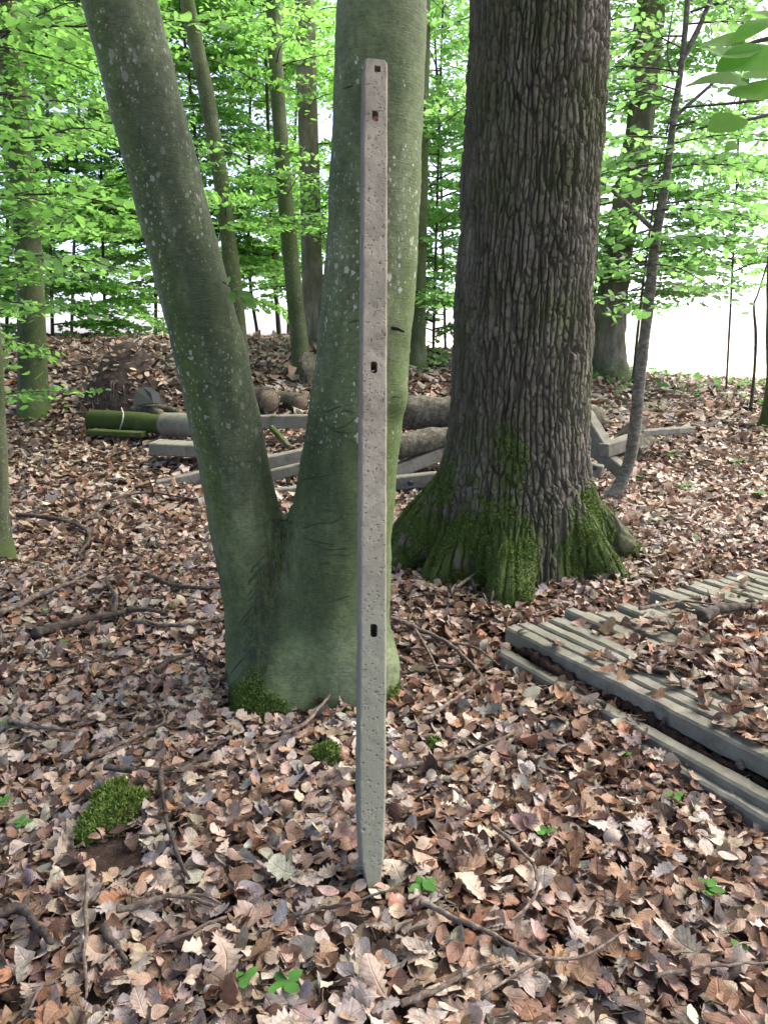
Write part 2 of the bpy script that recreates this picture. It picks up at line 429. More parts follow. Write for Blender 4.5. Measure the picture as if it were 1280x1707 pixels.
# ------------------------------------------------------------------ leaf templates and scattering
def leaf_template(kind):
    if kind == 'beech':
        s = np.array([0, .07, .2, .38, .58, .76, .9, 1.0]); w = np.array([.012, .12, .245, .315, .30, .215, .11, .005])
    elif kind == 'oak':
        s = np.array([0, .10, .2, .27, .37, .45, .55, .62, .72, .79, .88, .96, 1.0]); w = np.array([.012, .05, .15, .11, .24, .17, .31, .22, .33, .24, .27, .16, .04])
    elif kind == 'mid':
        s = np.array([0, .33, .72, 1.0]); w = np.array([.03, .29, .24, .02])
    else:
        s = np.array([0, .45, 1.0]); w = np.array([.06, .30, .05])
    if kind == 'far':
        return np.array([(0, 0), (.30, -.25), (.68, -.22), (1, 0), (.68, .22), (.30, .25)]), np.array([[0, 1, 2, 3], [0, 3, 4, 5]])
    n = len(s)
    V = np.zeros((n, 3, 2)); V[:, 0] = np.stack([s, -w], 1); V[:, 1, 0] = s; V[:, 2] = np.stack([s, w], 1)
    V = V.reshape(-1, 2)
    F = []
    for k in range(n - 1):
        F += [[3 * k, 3 * k + 3, 3 * k + 4, 3 * k + 1], [3 * k + 1, 3 * k + 4, 3 * k + 5, 3 * k + 2]]
    return V, np.array(F)
TPL = {k: leaf_template(k) for k in ('beech', 'oak', 'mid', 'far')}
def leaf_batch(kind, pos, X, N, size, r, curl=1.0, wvar=.25):
    """many leaves at once: pos, length direction X, normal N, size -> V, F, leaf index per vertex"""
    T, F = TPL[kind]; n = len(pos); m = len(T)
    X = norm(X); Y = norm(np.cross(N, X)); Z = np.cross(X, Y)
    u = T[None, :, 0] - .5; v = T[None, :, 1] * (1 + wvar * r.uniform(-1, 1, (n, 1)))
    v = v * (1 + .07 * r.normal(size=(n, m)) * (curl > .5))
    a = r.normal(0, .48, (n, 1)) * curl; b = r.normal(.12, .45, (n, 1)) * curl; c = r.normal(0, .6, (n, 1)) * curl; d = r.normal(0, .8, (n, 1)) * curl
    if curl > .5:
        cr = np.where(r.random((n, 1)) < .20, 1.8, .80); a, b, c, d = a * cr, b * cr, c * cr, d * cr
    bow = r.normal(0, .12, (n, 1)) * curl
    z = a * u * u * 1.6 + b * np.abs(v) * .8 + c * u * v * 1.5 + d * v * np.abs(v) + .020 * curl * r.normal(size=(n, m))
    v = v + bow * (u * u * 2)
    s = size[:, None]
    V = pos[:, None] + (u * s)[..., None] * X[:, None] + (v * s)[..., None] * Y[:, None] + (z * s)[..., None] * Z[:, None]
    FF = (F[None] + (np.arange(n) * m)[:, None, None]).reshape(-1, 4)
    return V.reshape(-1, 3), FF, np.repeat(np.arange(n), m)
def leaf_uv(kind, n):
    T = TPL[kind][0]; return np.column_stack([np.tile(T[:, 0], n), np.tile(T[:, 1], n), np.zeros(n * len(T))])

PAL = np.array([(.44, .385, .325), (.415, .335, .265), (.345, .25, .185), (.255, .155, .098), (.165, .098, .066), (.08, .05, .039), (.31, .285, .265), (.32, .17, .09)])
def litter_colors(pos, r):
    z = fbm(np.column_stack([pos[:, :2], np.zeros(len(pos))]), .9, 77, 3)
    wet = np.clip(.5 + 1.0 * z, 0, 1)
    wet = np.maximum(wet, 1.1 * np.exp(-((pos[:, 0] - .42) ** 2 + ((pos[:, 1] - 1.85) / 1.1) ** 2) / .16))
    w0 = np.array([.22, .24, .18, .10, .07, .06, .11, .02]); w1 = np.array([.08, .10, .14, .20, .23, .16, .04, .05])
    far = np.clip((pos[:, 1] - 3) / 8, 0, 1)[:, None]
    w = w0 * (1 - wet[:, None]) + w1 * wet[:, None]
    w = w * (1 - .6 * far) + np.array([.36, .26, .14, .06, .03, .02, .12, .01]) * .6 * far      # paler mix farther out: grazing sheen put into the leaf colours
    cw = np.cumsum(w / w.sum(1, keepdims=True), 1)
    k = (r.random(len(pos))[:, None] > cw).sum(1).clip(0, len(PAL) - 1)
    c = PAL[k] * r.uniform(.62, 1.12, (len(pos), 1)) * (1 + .05 * r.normal(size=(len(pos), 3)))
    return np.clip(c, .01, .8)
def flat_frames(n, r, tilt):
    az = r.uniform(0, 2 * math.pi, n)
    N = norm(np.column_stack([r.normal(0, tilt, n), r.normal(0, tilt, n), np.ones(n)]))
    X = np.column_stack([np.cos(az), np.sin(az), np.zeros(n)]); X = norm(X - N * (X * N).sum(1, keepdims=True))
    return X, N

# places the litter must leave free: (x, y, radius)
HOLES = [(-.42, 3.0, .13), (-.28, 3.0, .16), (-.12, 3.0, .16), (.8, 4.72, .50)]
HOLES += [(*GH(425, 1190)[:2], .085), (*GH(505, 1170)[:2], .07), (*GH(575, 1172)[:2], .08), (*GH(625, 1172)[:2], .04)]
soil_patch = GH(190, 1440)
def litter_zone(ylo, yhi, dens, kind_mix, size, r, zmax, tilt, half=lambda y: .56 * y + .35):
    out = []
    n = int(dens * (yhi - ylo) * 2 * half(yhi)); 
    y = r.uniform(ylo, yhi, n); x = r.uniform(-1, 1, n) * half(yhi)
    keep = np.abs(x) < half(y)
    for hx, hy, hr in HOLES: keep &= (x - hx) ** 2 + (y - hy) ** 2 > hr * hr
    pt = GH(628, 1490); keep &= (((x - pt[0]) / .09) ** 2 + ((y - pt[1] + .03) / .07) ** 2 > 1) | (r.random(n) < .35)
    bare = np.exp(-((x - soil_patch[0]) ** 2 + (y - soil_patch[1]) ** 2) / .013)
    keep &= r.random(n) > bare * .93
    x, y = x[keep], y[keep]; n = len(x)
    pos = np.column_stack([x, y, gz(x, y) + r.random(n) ** 1.5 * zmax + .004])
    X, N = flat_frames(n, r, tilt)
    steep = r.random(n) < .055
    N[steep] = norm(N[steep] + r.normal(0, .9, (steep.sum(), 3)) * [1, 1, .2])
    k = r.random(n); lo = 0
    for kind, share, sz in kind_mix:
        s = (k >= lo) & (k < lo + share); lo += share
        if not s.any(): continue
        V, F, idx = leaf_batch(kind, pos[s], X[s], N[s], size * sz * np.clip(r.lognormal(-.02, .24, s.sum()), .5, 1.65), r)
        V[:, 2] = np.maximum(V[:, 2], gz(V[:, 0], V[:, 1]) + .001)
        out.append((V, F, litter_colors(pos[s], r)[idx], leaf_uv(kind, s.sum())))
    return out
def join_litter(parts):
    V, F = merge([(p[0], p[1]) for p in parts]); return V, F, np.concatenate([p[2] for p in parts]), np.concatenate([p[3] for p in parts])

r = np.random.default_rng(21)
parts = []
parts += litter_zone(.9, 3.2, 2050, [('beech', .64, .80), ('oak', .36, 1.10)], .060, r, .040, .34)
parts += litter_zone(3.2, 5.6, 1300, [('mid', .66, .85), ('oak', .09, 1.1), ('beech', .25, .9)], .066, r, .040, .34)
parts += litter_zone(5.6, 9.5, 620, [('mid', .7, .95), ('far', .3, 1.1)], .085, r, .045, .40)
parts += litter_zone(9.5, 17.5, 260, [('far', 1.0, 1.15)], .115, r, .05, .42)
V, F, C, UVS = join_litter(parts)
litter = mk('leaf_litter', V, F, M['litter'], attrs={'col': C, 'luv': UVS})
tag(litter, 'thick carpet of brown and grey dead leaves on the ground', 'leaf litter', kind='stuff')

# crumbs: bud scales, leaf stalks and bits of twig between the leaves
n = 5200; y = r.uniform(.95, 5.5, n) ; x = r.uniform(-1, 1, n) * (.6 * y + .3); L = r.uniform(.012, .055, n); az = r.uniform(0, 6.28, n)
c = np.column_stack([x, y, gz(x, y) + r.uniform(.015, .045, n)]); d = np.column_stack([np.cos(az), np.sin(az), r.normal(0, .22, n)]) * L[:, None]
sd = norm(np.cross(d, [0, 0, 1.])) * r.uniform(.0007, .0018, n)[:, None]; up_ = np.array([0, 0, 1.]) * r.uniform(.0008, .002, n)[:, None]; bend = np.column_stack([r.normal(0, .12, (n, 2)), r.normal(0, .08, n)]) * L[:, None]
V = np.concatenate([np.stack([q + sd, q + up_, q - sd], 1) for q in (c - d / 2, c + bend, c + d / 2)], 1).reshape(-1, 3)
F = (np.array([[0, 3, 4, 1], [1, 4, 5, 2], [2, 5, 3, 0], [3, 6, 7, 4], [4, 7, 8, 5], [5, 8, 6, 3]])[None] + (np.arange(n) * 9)[:, None, None]).reshape(-1, 4)
tag(mk('twig_litter', V, F, M['twig']), 'crumbs of twig and leaf stalk scattered between the dead leaves', 'twig litter', kind='stuff')

# the large leaves that lie on top in front, one object each
variants = []
for k in range(36):
    kind = 'oak' if k % 2 else 'beech'
    X, N = flat_frames(1, r, .05)
    V, F, idx = leaf_batch(kind, np.zeros((1, 3)), np.array([[1., 0, 0]]), np.array([[0, 0, 1.]]), np.array([.080 if kind == 'oak' else .058]), r, curl=.8)
    c = np.array([PAL[0] * 1.12, PAL[1], PAL[2], PAL[6] * 1.2, PAL[3], PAL[0]][k % 6]) * r.uniform(.85, 1.15)
    variants.append(mesh_data('fallen_leaf', V, F, M['litter'], True, {'col': np.repeat(c[None], len(V), 0), 'luv': leaf_uv(kind, 1)}))
n = 0
while n < 290:
    y = r.uniform(1.2, 2.75); x = r.uniform(-1, 1) * (.52 * y + .05)
    if any((x - a) ** 2 + (y - b) ** 2 < c * c for a, b, c in HOLES) or (x - soil_patch[0]) ** 2 + (y - soil_patch[1]) ** 2 < .02: continue
    o = bpy.data.objects.new('fallen_leaf', variants[int(r.integers(36))]); COL.objects.link(o); o.parent = floor
    o.location = (x, y, float(gz(x, y)) + r.uniform(.028, .050))
    o.rotation_euler = (r.normal(0, .32), r.normal(0, .32), r.uniform(0, 6.28)); s = r.uniform(.75, 1.25); o.scale = (s, s, s)
    n += 1

# ------------------------------------------------------------------ forked beech (implicit surface)
def cone_sdf(p, a, b, ra, rb):
    pa = p - a; ba = b - a; h = np.clip((pa @ ba) / (ba @ ba), 0, 1)
    return np.linalg.norm(pa - h[..., None] * ba, axis=-1) - (ra + (rb - ra) * h)
def smin(a, b, k):
    h = np.clip(.5 + .5 * (b - a) / k, 0, 1); return b * (1 - h) + a * h - k * h * (1 - h)
def chain_sdf(p, pts):
    d = None
    for q0, q1 in zip(pts[:-1], pts[1:]):
        e = cone_sdf(p, q0[:3], q1[:3], q0[3], q1[3]); d = e if d is None else np.minimum(d, e)
    return d
def surface_nets(f, org, h):
    ins = f < 0; off = [(a, b, c) for a in (0, 1) for b in (0, 1) for c in (0, 1)]
    sh = tuple(s - 1 for s in f.shape)
    cnt = sum(ins[a:a + sh[0], b:b + sh[1], c:c + sh[2]].astype(np.int8) for a, b, c in off)
    idx = np.argwhere((cnt > 0) & (cnt < 8))
    vals = np.stack([f[idx[:, 0] + a, idx[:, 1] + b, idx[:, 2] + c] for a, b, c in off], 1)
    acc = np.zeros((len(idx), 3)); num = np.zeros(len(idx))
    for i in range(8):
        for j in range(i + 1, 8):
            if sum(abs(x - y) for x, y in zip(off[i], off[j])) != 1: continue
            m = (vals[:, i] < 0) != (vals[:, j] < 0)
            t = vals[m, i] / (vals[m, i] - vals[m, j])
            acc[m] += np.array(off[i]) + t[:, None] * (np.array(off[j]) - np.array(off[i])); num[m] += 1
    V = (idx + acc / num[:, None]) * h + org
    ID = np.full(sh, -1, np.int64); ID[tuple(idx.T)] = np.arange(len(idx))
    quads = []
    for ax in range(3):
        o1, o2 = [(1, 2), (2, 0), (0, 1)][ax]
        s0 = [slice(None)] * 3; s1 = [slice(None)] * 3; s0[ax] = slice(0, -1); s1[ax] = slice(1, None)
        ch = np.argwhere(ins[tuple(s0)] != ins[tuple(s1)])
        ok = (ch[:, o1] > 0) & (ch[:, o2] > 0) & (ch[:, o1] < sh[o1]) & (ch[:, o2] < sh[o2]); ch = ch[ok]
        e1 = np.zeros(3, int); e2 = np.zeros(3, int); e1[o1] = 1; e2[o2] = 1
        g = lambda q: ID[tuple(q.T)]
        Q = np.stack([g(ch - e1 - e2), g(ch - e2), g(ch), g(ch - e1)], 1)
        inn = ins[tuple(ch.T)]
        Q[~inn] = Q[~inn][:, ::-1]
        quads.append(Q)
    Q = np.concatenate(quads); return V, Q[(Q >= 0).all(1)]

def W(px, py, Y, wpx):                          # stem centre and radius from photo pixels
    p = P(px, py, Y); d = ray(px, py); return np.array([*p, wpx / 2 / FPX * (Y / d[1])])
stemL = [W(436, 1180, 3.02, 118), W(432, 1010, 3.02, 112), W(408, 880, 3.01, 114), W(385, 745, 2.99, 117), W(354, 600, 2.96, 118), W(312, 440, 2.92, 116), W(254, 215, 2.87, 118), W(197, -10, 2.80, 124), W(120, -330, 2.75, 126)]
stemR = [W(560, 1190, 3.00, 172), W(566, 1050, 3.00, 168), W(568, 900, 3.00, 168), W(583, 770, 3.0, 160), W(602, 620, 2.99, 156), W(620, 430, 2.97, 153), W(630, 200, 2.95, 151), W(637, -10, 2.93, 150), W(640, -330, 2.92, 148)]
hB = .0125; lo = np.array([-1.12, 2.42, -.14]); hi = np.array([.36, 3.52, 3.05])
ax = [np.arange(lo[k], hi[k], hB) for k in range(3)]
G = np.stack(np.meshgrid(*ax, indexing='ij'), -1).astype(np.float32)
dl = chain_sdf(G, stemL); dr = chain_sdf(G, stemR)
f = smin(dl, dr, .13)
for a, b, ra, rb in [((-.40, 2.98, .12), (-.52, 2.84, -.06), .12, .09), ((-.30, 2.9, .10), (-.33, 2.76, -.06), .12, .07), ((-.06, 2.9, .12), (-.03, 2.82, -.08), .12, .07), ((-.12, 3.1, .1), (-.05, 3.3, -.1), .15, .08), ((-.45, 3.1, .1), (-.6, 3.25, -.1), .12, .06)]:
    f = smin(f, cone_sdf(G, np.array(a), np.array(b), ra, rb), .10)
for (fx, fy), a, ra, rb in (((425, 1205), (-.42, 2.95, .16), .13, .085), ((500, 1185), (-.28, 2.92, .12), .12, .06), ((575, 1188), (-.14, 2.90, .14), .14, .07)):
    q = GH(fx, fy); q[2] = float(gz(q[0], q[1])) - .02; q[1] += rb * .8
    f = smin(f, cone_sdf(G, np.array(a), q, ra, rb), .09)
# branch collar bulge where an old limb healed over
for q, rr in ((P(652, 664, 2.92), .04), (P(650, 552, 2.92), .025)):
    f = smin(f, np.linalg.norm(G - q.astype(np.float32), axis=-1) - rr, .08)
V, F = surface_nets(f, lo, hB)
V = V.astype(float)
# shading masks + fine relief along the bark ridge under the fork
fork = P(476, 880, 2.93)
seam_x = np.interp(V[:, 2], [0, .35, fork[2]], [P(425, 1130, 2.85)[0], P(452, 1000, 2.85)[0], fork[0]])
front = V[:, 1] < 3.02
seam = np.exp(-((V[:, 0] - seam_x + .03) / .06) ** 2) * (V[:, 2] < fork[2] + .02) * front * sstep(-.05, .1, V[:, 2])
core = np.exp(-((V[:, 0] - seam_x - .005) / .024) ** 2) * (V[:, 2] < fork[2] - .02) * front
n3 = fbm(V * [1, 1, .45], 38, 5, 4)
e = .01
def nrm_of(V, F):
    a = V[F[:, 1]] - V[F[:, 0]]; b = V[F[:, 2]] - V[F[:, 0]]; fn = np.cross(a, b)
    N = np.zeros_like(V)
    for k in range(F.shape[1]): np.add.at(N, F[:, k], fn)
    return norm(N)
N = nrm_of(V, F)
V = V + N * (.011 * seam * n3 + .0035 * vnoise(V * [1, 1, 1.4], 9, 9) - .012 * core + .0012 * fbm(V * [1, 1, 5], 30, 8, 2))[:, None]
dlv, drv = chain_sdf(V, stemL), chain_sdf(V, stemR)
isL = (dlv < drv) & (V[:, 2] > fork[2] - .1)
baseband = np.exp(-np.maximum(V[:, 2] - .05, 0) / .075)
leftm = np.exp(-((V[:, 0] - P(428, 1170, 2.75)[0]) / .105) ** 2)
rightm = np.exp(-((V[:, 0] - P(655, 1150, 2.9)[0]) / .05) ** 2)
moss = np.clip(baseband * (.30 + 1.0 * leftm + .55 * rightm) + .55 * core * sstep(-.5, .5, fbm(V, 14, 71, 2)) + .22 * seam, 0, 1.2)
xc = np.interp(V[:, 2], [q[2] for q in stemL], [q[0] for q in stemL]); rel = (V[:, 0] - xc) / .13
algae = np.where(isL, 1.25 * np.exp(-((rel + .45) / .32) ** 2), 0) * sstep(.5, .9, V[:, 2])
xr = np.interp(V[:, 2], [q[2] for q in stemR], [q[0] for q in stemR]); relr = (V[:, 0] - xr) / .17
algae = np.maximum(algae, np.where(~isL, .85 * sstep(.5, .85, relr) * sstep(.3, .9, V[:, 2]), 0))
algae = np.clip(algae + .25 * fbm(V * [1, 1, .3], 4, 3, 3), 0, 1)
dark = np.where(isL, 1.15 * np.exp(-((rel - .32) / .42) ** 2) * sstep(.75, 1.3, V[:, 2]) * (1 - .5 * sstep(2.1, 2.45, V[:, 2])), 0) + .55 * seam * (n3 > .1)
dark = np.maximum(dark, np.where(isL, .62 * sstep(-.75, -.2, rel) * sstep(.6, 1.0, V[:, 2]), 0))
dark = np.clip(dark + .2 * fbm(V * [1, 1, .4], 6, 31, 3) * isL, 0, 1)
lichen = sstep(.75, 1.25, V[:, 2]) * np.where(isL, 1 - .75 * dark, 1)
beech = empty('forked_beech', (-.2, 2.98, 0), 'grey green beech forking low into two smooth stems, the concrete post leaning on it', 'tree')
bt_parts = [(V, F)]
ups = []
for st in (stemL, stemR):
    p0 = np.array(st[-2]); p1 = np.array(st[-1]); d = (p1 - p0)[:3]; d = d / np.linalg.norm(d)
    pts = [np.array([*(p1[:3] - d * .12), p1[3] - .004])]
    for k in range(1, 9):
        d = norm(d + [0, 0, .10]); q = pts[-1].copy(); q[:3] += d * .95; q[3] *= .9; pts.append(q)
    pts = np.array(pts); ups.append(pts); bt_parts.append(tube(pts[:, :3], pts[:, 3], 20, .03, 4))
nb = len(V)
Vt, Ft = merge(bt_parts)
pad = lambda a, v=0.0: np.concatenate([a, np.full(len(Vt) - nb, v)])
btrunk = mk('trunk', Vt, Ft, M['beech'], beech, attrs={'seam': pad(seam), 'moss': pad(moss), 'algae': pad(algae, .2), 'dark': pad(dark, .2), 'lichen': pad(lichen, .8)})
BV = BVHTree.FromPolygons([tuple(v) for v in V], [tuple(q) for q in F])
def hit(px, py, tree=None):
    d = ray(px, py); loc, nn, i, dd = (tree or BV).ray_cast(Vector(CAM), Vector(d).normalized())
    return (np.array(loc), np.array(nn)) if loc is not None else (None, None)
def scar(pts, rad, name, mat, lift=.0):
    q = []
    for px, py in smooth_path(pts, 14):
        loc, nn = hit(px, py)
        if loc is None: continue
        q.append(loc + norm(nn) * lift)
    if len(q) < 4: return
    q = np.array(q); k = len(q)
    q = q + .002 * np.stack([fbm(q, 40, s, 2) for s in range(3)], -1)
    V_, F_ = tube(q, rad * (.25 + .75 * np.sin(np.linspace(.05, math.pi - .05, k))), 6, .35, 3, nscale=60)
    mk(name, V_, F_, mat, beech, attrs={'moss': np.zeros(len(V_)), 'algae': np.full(len(V_), .2), 'dark': np.full(len(V_), .75), 'lichen': np.zeros(len(V_))})
for pts in [[(538, 690), (560, 680), (592, 672)], [(540, 712), (570, 712), (596, 695)], [(535, 690), (545, 705), (560, 718), (590, 722)], [(500, 800), (530, 795), (560, 788)],
            [(505, 882), (530, 872), (560, 868), (575, 852)], [(520, 905), (550, 915), (592, 912)], [(525, 925), (560, 925), (592, 922)], [(535, 940), (545, 938), (552, 940)],
            [(530, 852), (560, 851), (578, 852)], [(508, 898), (530, 903), (555, 908)], [(648, 668), (660, 660), (675, 664)], [(650, 690), (662, 683), (676, 676)],
            [(578, 540), (590, 536), (600, 532)], [(570, 148), (580, 145), (590, 142)], [(560, 690), (580, 685), (594, 690)], [(505, 735), (520, 742), (535, 740)],
            [(320, 505), (345, 500), (365, 492)], [(335, 640), (350, 638), (362, 640)], [(540, 1008), (560, 1000), (592, 990)]]:
    scar(pts, .0042, 'bark_scar', M['beech'], -.001)
for k in range(15):                             # slanting ridges of bark beside the seam under the fork
    yy_ = 915 + k * 14; xx_ = 452 - k * 2.2 + random.uniform(-6, 6); w_ = random.uniform(22, 44)
    scar([(xx_ - w_, yy_ + w_ * 1.1), (xx_ - w_ * .5, yy_ + w_ * .45), (xx_, yy_)], random.uniform(.0035, .006), 'bark_ridge', M['beech'], -.0015)
# ragged hollow where a branch broke off
loc, nn = hit(657, 548)
if loc is not None:
    q = smooth_path([loc - norm(nn) * .01 + [-.02, 0, .004], loc + norm(nn) * .008, loc + norm(nn) * .012 + [.03, 0, -.012]], 8)
    V_, F_ = tube(q, np.linspace(.010, .004, 8), 8, .4, 9, nscale=40)
    mk('broken_branch_stub', V_, F_, M['rot'], beech)

# moss made of small upright blades
def moss_blades(pos, nor, length, r, wid=.25):
    n = len(pos); d = norm(nor + r.normal(0, .55, (n, 3))); s = norm(np.cross(d, r.normal(size=(n, 3))))
    L = length * r.uniform(.5, 1.3, n)[:, None]
    V = np.stack([pos - s * L * wid, pos + s * L * wid, pos + d * L + s * L * .1], 1).reshape(-1, 3)
    return V, np.arange(3 * n).reshape(-1, 3)
def sample_faces(V, F, wt, n, r):
    a = np.linalg.norm(np.cross(V[F[:, 1]] - V[F[:, 0]], V[F[:, 2]] - V[F[:, 0]]), axis=1) * wt[F].mean(1)
    k = r.choice(len(F), n, p=a / a.sum()); u = r.random((n, 2))
    p = V[F[k, 0]] * ((1 - u[:, :1]) * (1 - u[:, 1:])) + V[F[k, 1]] * (u[:, :1] * (1 - u[:, 1:])) + V[F[k, 2]] * (u[:, :1] * u[:, 1:]) + V[F[k, 3]] * ((1 - u[:, :1]) * u[:, 1:])
    nn = norm(np.cross(V[F[k, 1]] - V[F[k, 0]], V[F[k, 3]] - V[F[k, 0]])); return p, nn
wt = np.clip((moss - .5) * 2.2, 0, 1) * (V[:, 1] < 3.1) * (V[:, 2] > -.03)
p, nn = sample_faces(V, F, wt, 9000, r)
V_, F_ = moss_blades(p, nn, .012, r); tag(mk('moss', V_, F_, M['moss'], beech, smooth=False), 'bright moss cushion at the foot of the beech', kind='stuff')

# ------------------------------------------------------------------ big oak
OX, OY = .80, 4.72
oak = empty('old_oak', (OX, OY, 0), 'massive oak with deeply furrowed brown bark and mossy root flare', 'tree')
axis = lambda z: (OX + .012 * z, OY)
ROOTS = [((.74, 4.48, .38), (.69, 4.0, .05), .13, .115), ((.56, 4.66, .55), (.06, 4.70, .03), .22, .15), ((.62, 4.5, .34), (.28, 4.36, -.02), .18, .09),
         ((1.05, 4.70, .46), (1.66, 4.84, .0), .17, .065), ((.99, 4.5, .42), (1.38, 4.30, .0), .15, .075), ((.9, 4.5, .2), (1.10, 4.25, -.1), .14, .05),
         ((.8, 5.0, .3), (.7, 5.6, -.1), .2, .08), ((1.0, 4.9, .3), (1.4, 5.4, -.1), .2, .06), ((.5, 4.9, .3), (.1, 5.3, -.1), .2, .07)]
def oak_sdf(p):
    rz = np.interp(p[..., 2], [-.3, .0, .35, .63, .9, 1.3, 2.0, 3.2, 9], [.60, .55, .485, .435, .406, .392, .375, .352, .25])
    d = np.hypot(p[..., 0] - (OX + .012 * p[..., 2]), p[..., 1] - OY) - rz
    for a, b, ra, rb in ROOTS:
        m = np.minimum.reduce([cone_sdf(p, np.array(a), np.array(b), ra, rb)])
        d = smin(d, m, .09)
    return d
NT_ = 550
th = np.concatenate([np.linspace(0, math.pi, 76, endpoint=False), np.linspace(math.pi, 2 * math.pi, NT_ - 76, endpoint=False)])
zc = .62
el = np.concatenate([np.linspace(-1.02, -.02, 96)])
zz = np.concatenate([np.arange(zc, 3.4, .0092), np.geomspace(3.43, 9.0, 46)])
rows_o, rows_d, wv = [], [], []
for a in el:
    rows_o.append((axis(zc)[0], OY, zc)); rows_d.append((math.cos(a), math.sin(a))); wv.append(zc + a * .68)
for z in zz:
    rows_o.append((axis(z)[0], OY, z)); rows_d.append((1, 0)); wv.append(z)
rows_o = np.array(rows_o); rows_d = np.array(rows_d); wv = np.array(wv); NR = len(wv)
D = np.stack([np.cos(th)[None] * rows_d[:, :1], np.sin(th)[None] * rows_d[:, :1], np.broadcast_to(rows_d[:, 1:], (NR, NT_))], -1)
O = np.broadcast_to(rows_o[:, None], D.shape)
tt = np.full((NR, NT_), .12)
for k in range(26):
    tt = tt + np.maximum(-oak_sdf(O + D * tt[..., None]), 0) * .98
tt = np.minimum(tt, 1.35)
PV = O + D * tt[..., None]
dth = np.roll(PV, -1, 1) - np.roll(PV, 1, 1); dz = np.gradient(PV, axis=0)
NN = norm(np.cross(dth, dz))
def voro_cells(u, w, nu, seed):                 # u in cells (periodic nu), w in cells -> F1, F2-F1, id
    iu = np.floor(u).astype(np.int64); iw = np.floor(w).astype(np.int64)
    f1 = np.full(u.shape, 9.); f2 = np.full(u.shape, 9.); cid = np.zeros(u.shape)
    for a in (-1, 0, 1):
        for b in (-1, 0, 1):
            cu = iu + a; z0 = np.zeros_like(cu); sh = 3.7 * _hash(cu % nu, z0, z0 + 5, seed); cw = np.floor(w - sh).astype(np.int64) + b
            hx = _hash(cu % nu, cw, z0, seed); hy = _hash(cu % nu, cw, z0 + 1, seed)
            d = np.hypot(cu + .5 + .8 * (hx - .5) - u, cw + .5 + .95 * (hy - .5) + sh - w)
            new = d < f1; f2 = np.where(new, f1, np.minimum(f2, d)); cid = np.where(new, _hash(cu % nu, cw, z0 + 2, seed), cid); f1 = np.where(new, d, f1)
    return f1, f2 - f1, cid
cyl = np.stack([np.cos(th)[None] * .41 + 0 * wv[:, None], np.sin(th)[None] * .41 + 0 * wv[:, None], wv[:, None] + 0 * th[None]], -1)
nu = 78
U = th[None] / (2 * math.pi) * nu + .75 * fbm(cyl * [1, 1, .32], 2.6, 41, 3) + .09 * fbm(cyl, 22, 42, 2)
Wc = wv[:, None] / .34 + .5 * fbm(cyl, 5, 43, 2)
f1, dd, cid = voro_cells(U, Wc, nu, 7)
ridge = .88 * sstep(.0, .21, dd) + .12 * sstep(.1, .6, dd)
f1b, ddb, cidb = voro_cells(U * 1.0 + .1, wv[:, None] / .060 + .6 * fbm(cyl, 14, 44, 2), nu, 8)
crack = sstep(.0, .13, ddb)
mossO = np.clip(np.interp(PV[..., 2], [-.1, .25, .55, .85, 1.3], [1.15, 1.0, .52, .26, .0]) * np.where(PV[..., 0] < .75, 1.1, .92) + .38 * fbm(PV, 4.2, 51, 5), 0, 1.2)
mossO = mossO * (.35 + .65 * sstep(-.9, .0, fbm(PV, 7, 52, 3))) * (1 - .9 * np.exp(-((PV[..., 0] - .93) / .09) ** 2) * (PV[..., 1] < 4.6)) * sstep(-.08, .04, PV[..., 2] + .05)
fade = 1 - .45 * np.clip(mossO, 0, 1)
disp = fade * (.031 * (ridge - .6) + .016 * ridge * (crack - .6) + .010 * ridge * (cid - .5) + .013 * ridge * (cidb - .5)) + .0036 * fbm(PV * [1, 1, .8], 55, 45, 3) + .012 * fbm(PV, 3.0, 46, 2)
PV = PV + NN * disp[..., None]
V = PV.reshape(-1, 3)
i = np.arange(NR - 1)[:, None] * NT_; j = np.arange(NT_)[None]; k = (j + 1) % NT_
F = np.stack([i + j, i + k, i + NT_ + k, i + NT_ + j], -1).reshape(-1, 4)
mk('trunk', V, F, M['oak'], oak, attrs={'moss': mossO.ravel()})
wt = np.clip((mossO.ravel() - .38) * 1.6, 0, 1) ** 1.3 * (V[:, 1] < 4.95) * (V[:, 2] > -.02) * sstep(-.5, .3, fbm(V, 11, 61, 3))
p, nn = sample_faces(V, F, wt, 60000, r)
V_, F_ = moss_blades(p, nn, .0115, r)
tag(mk('moss', V_, F_, M['moss'], oak, smooth=False), 'thick green moss over the oak roots', kind='stuff')


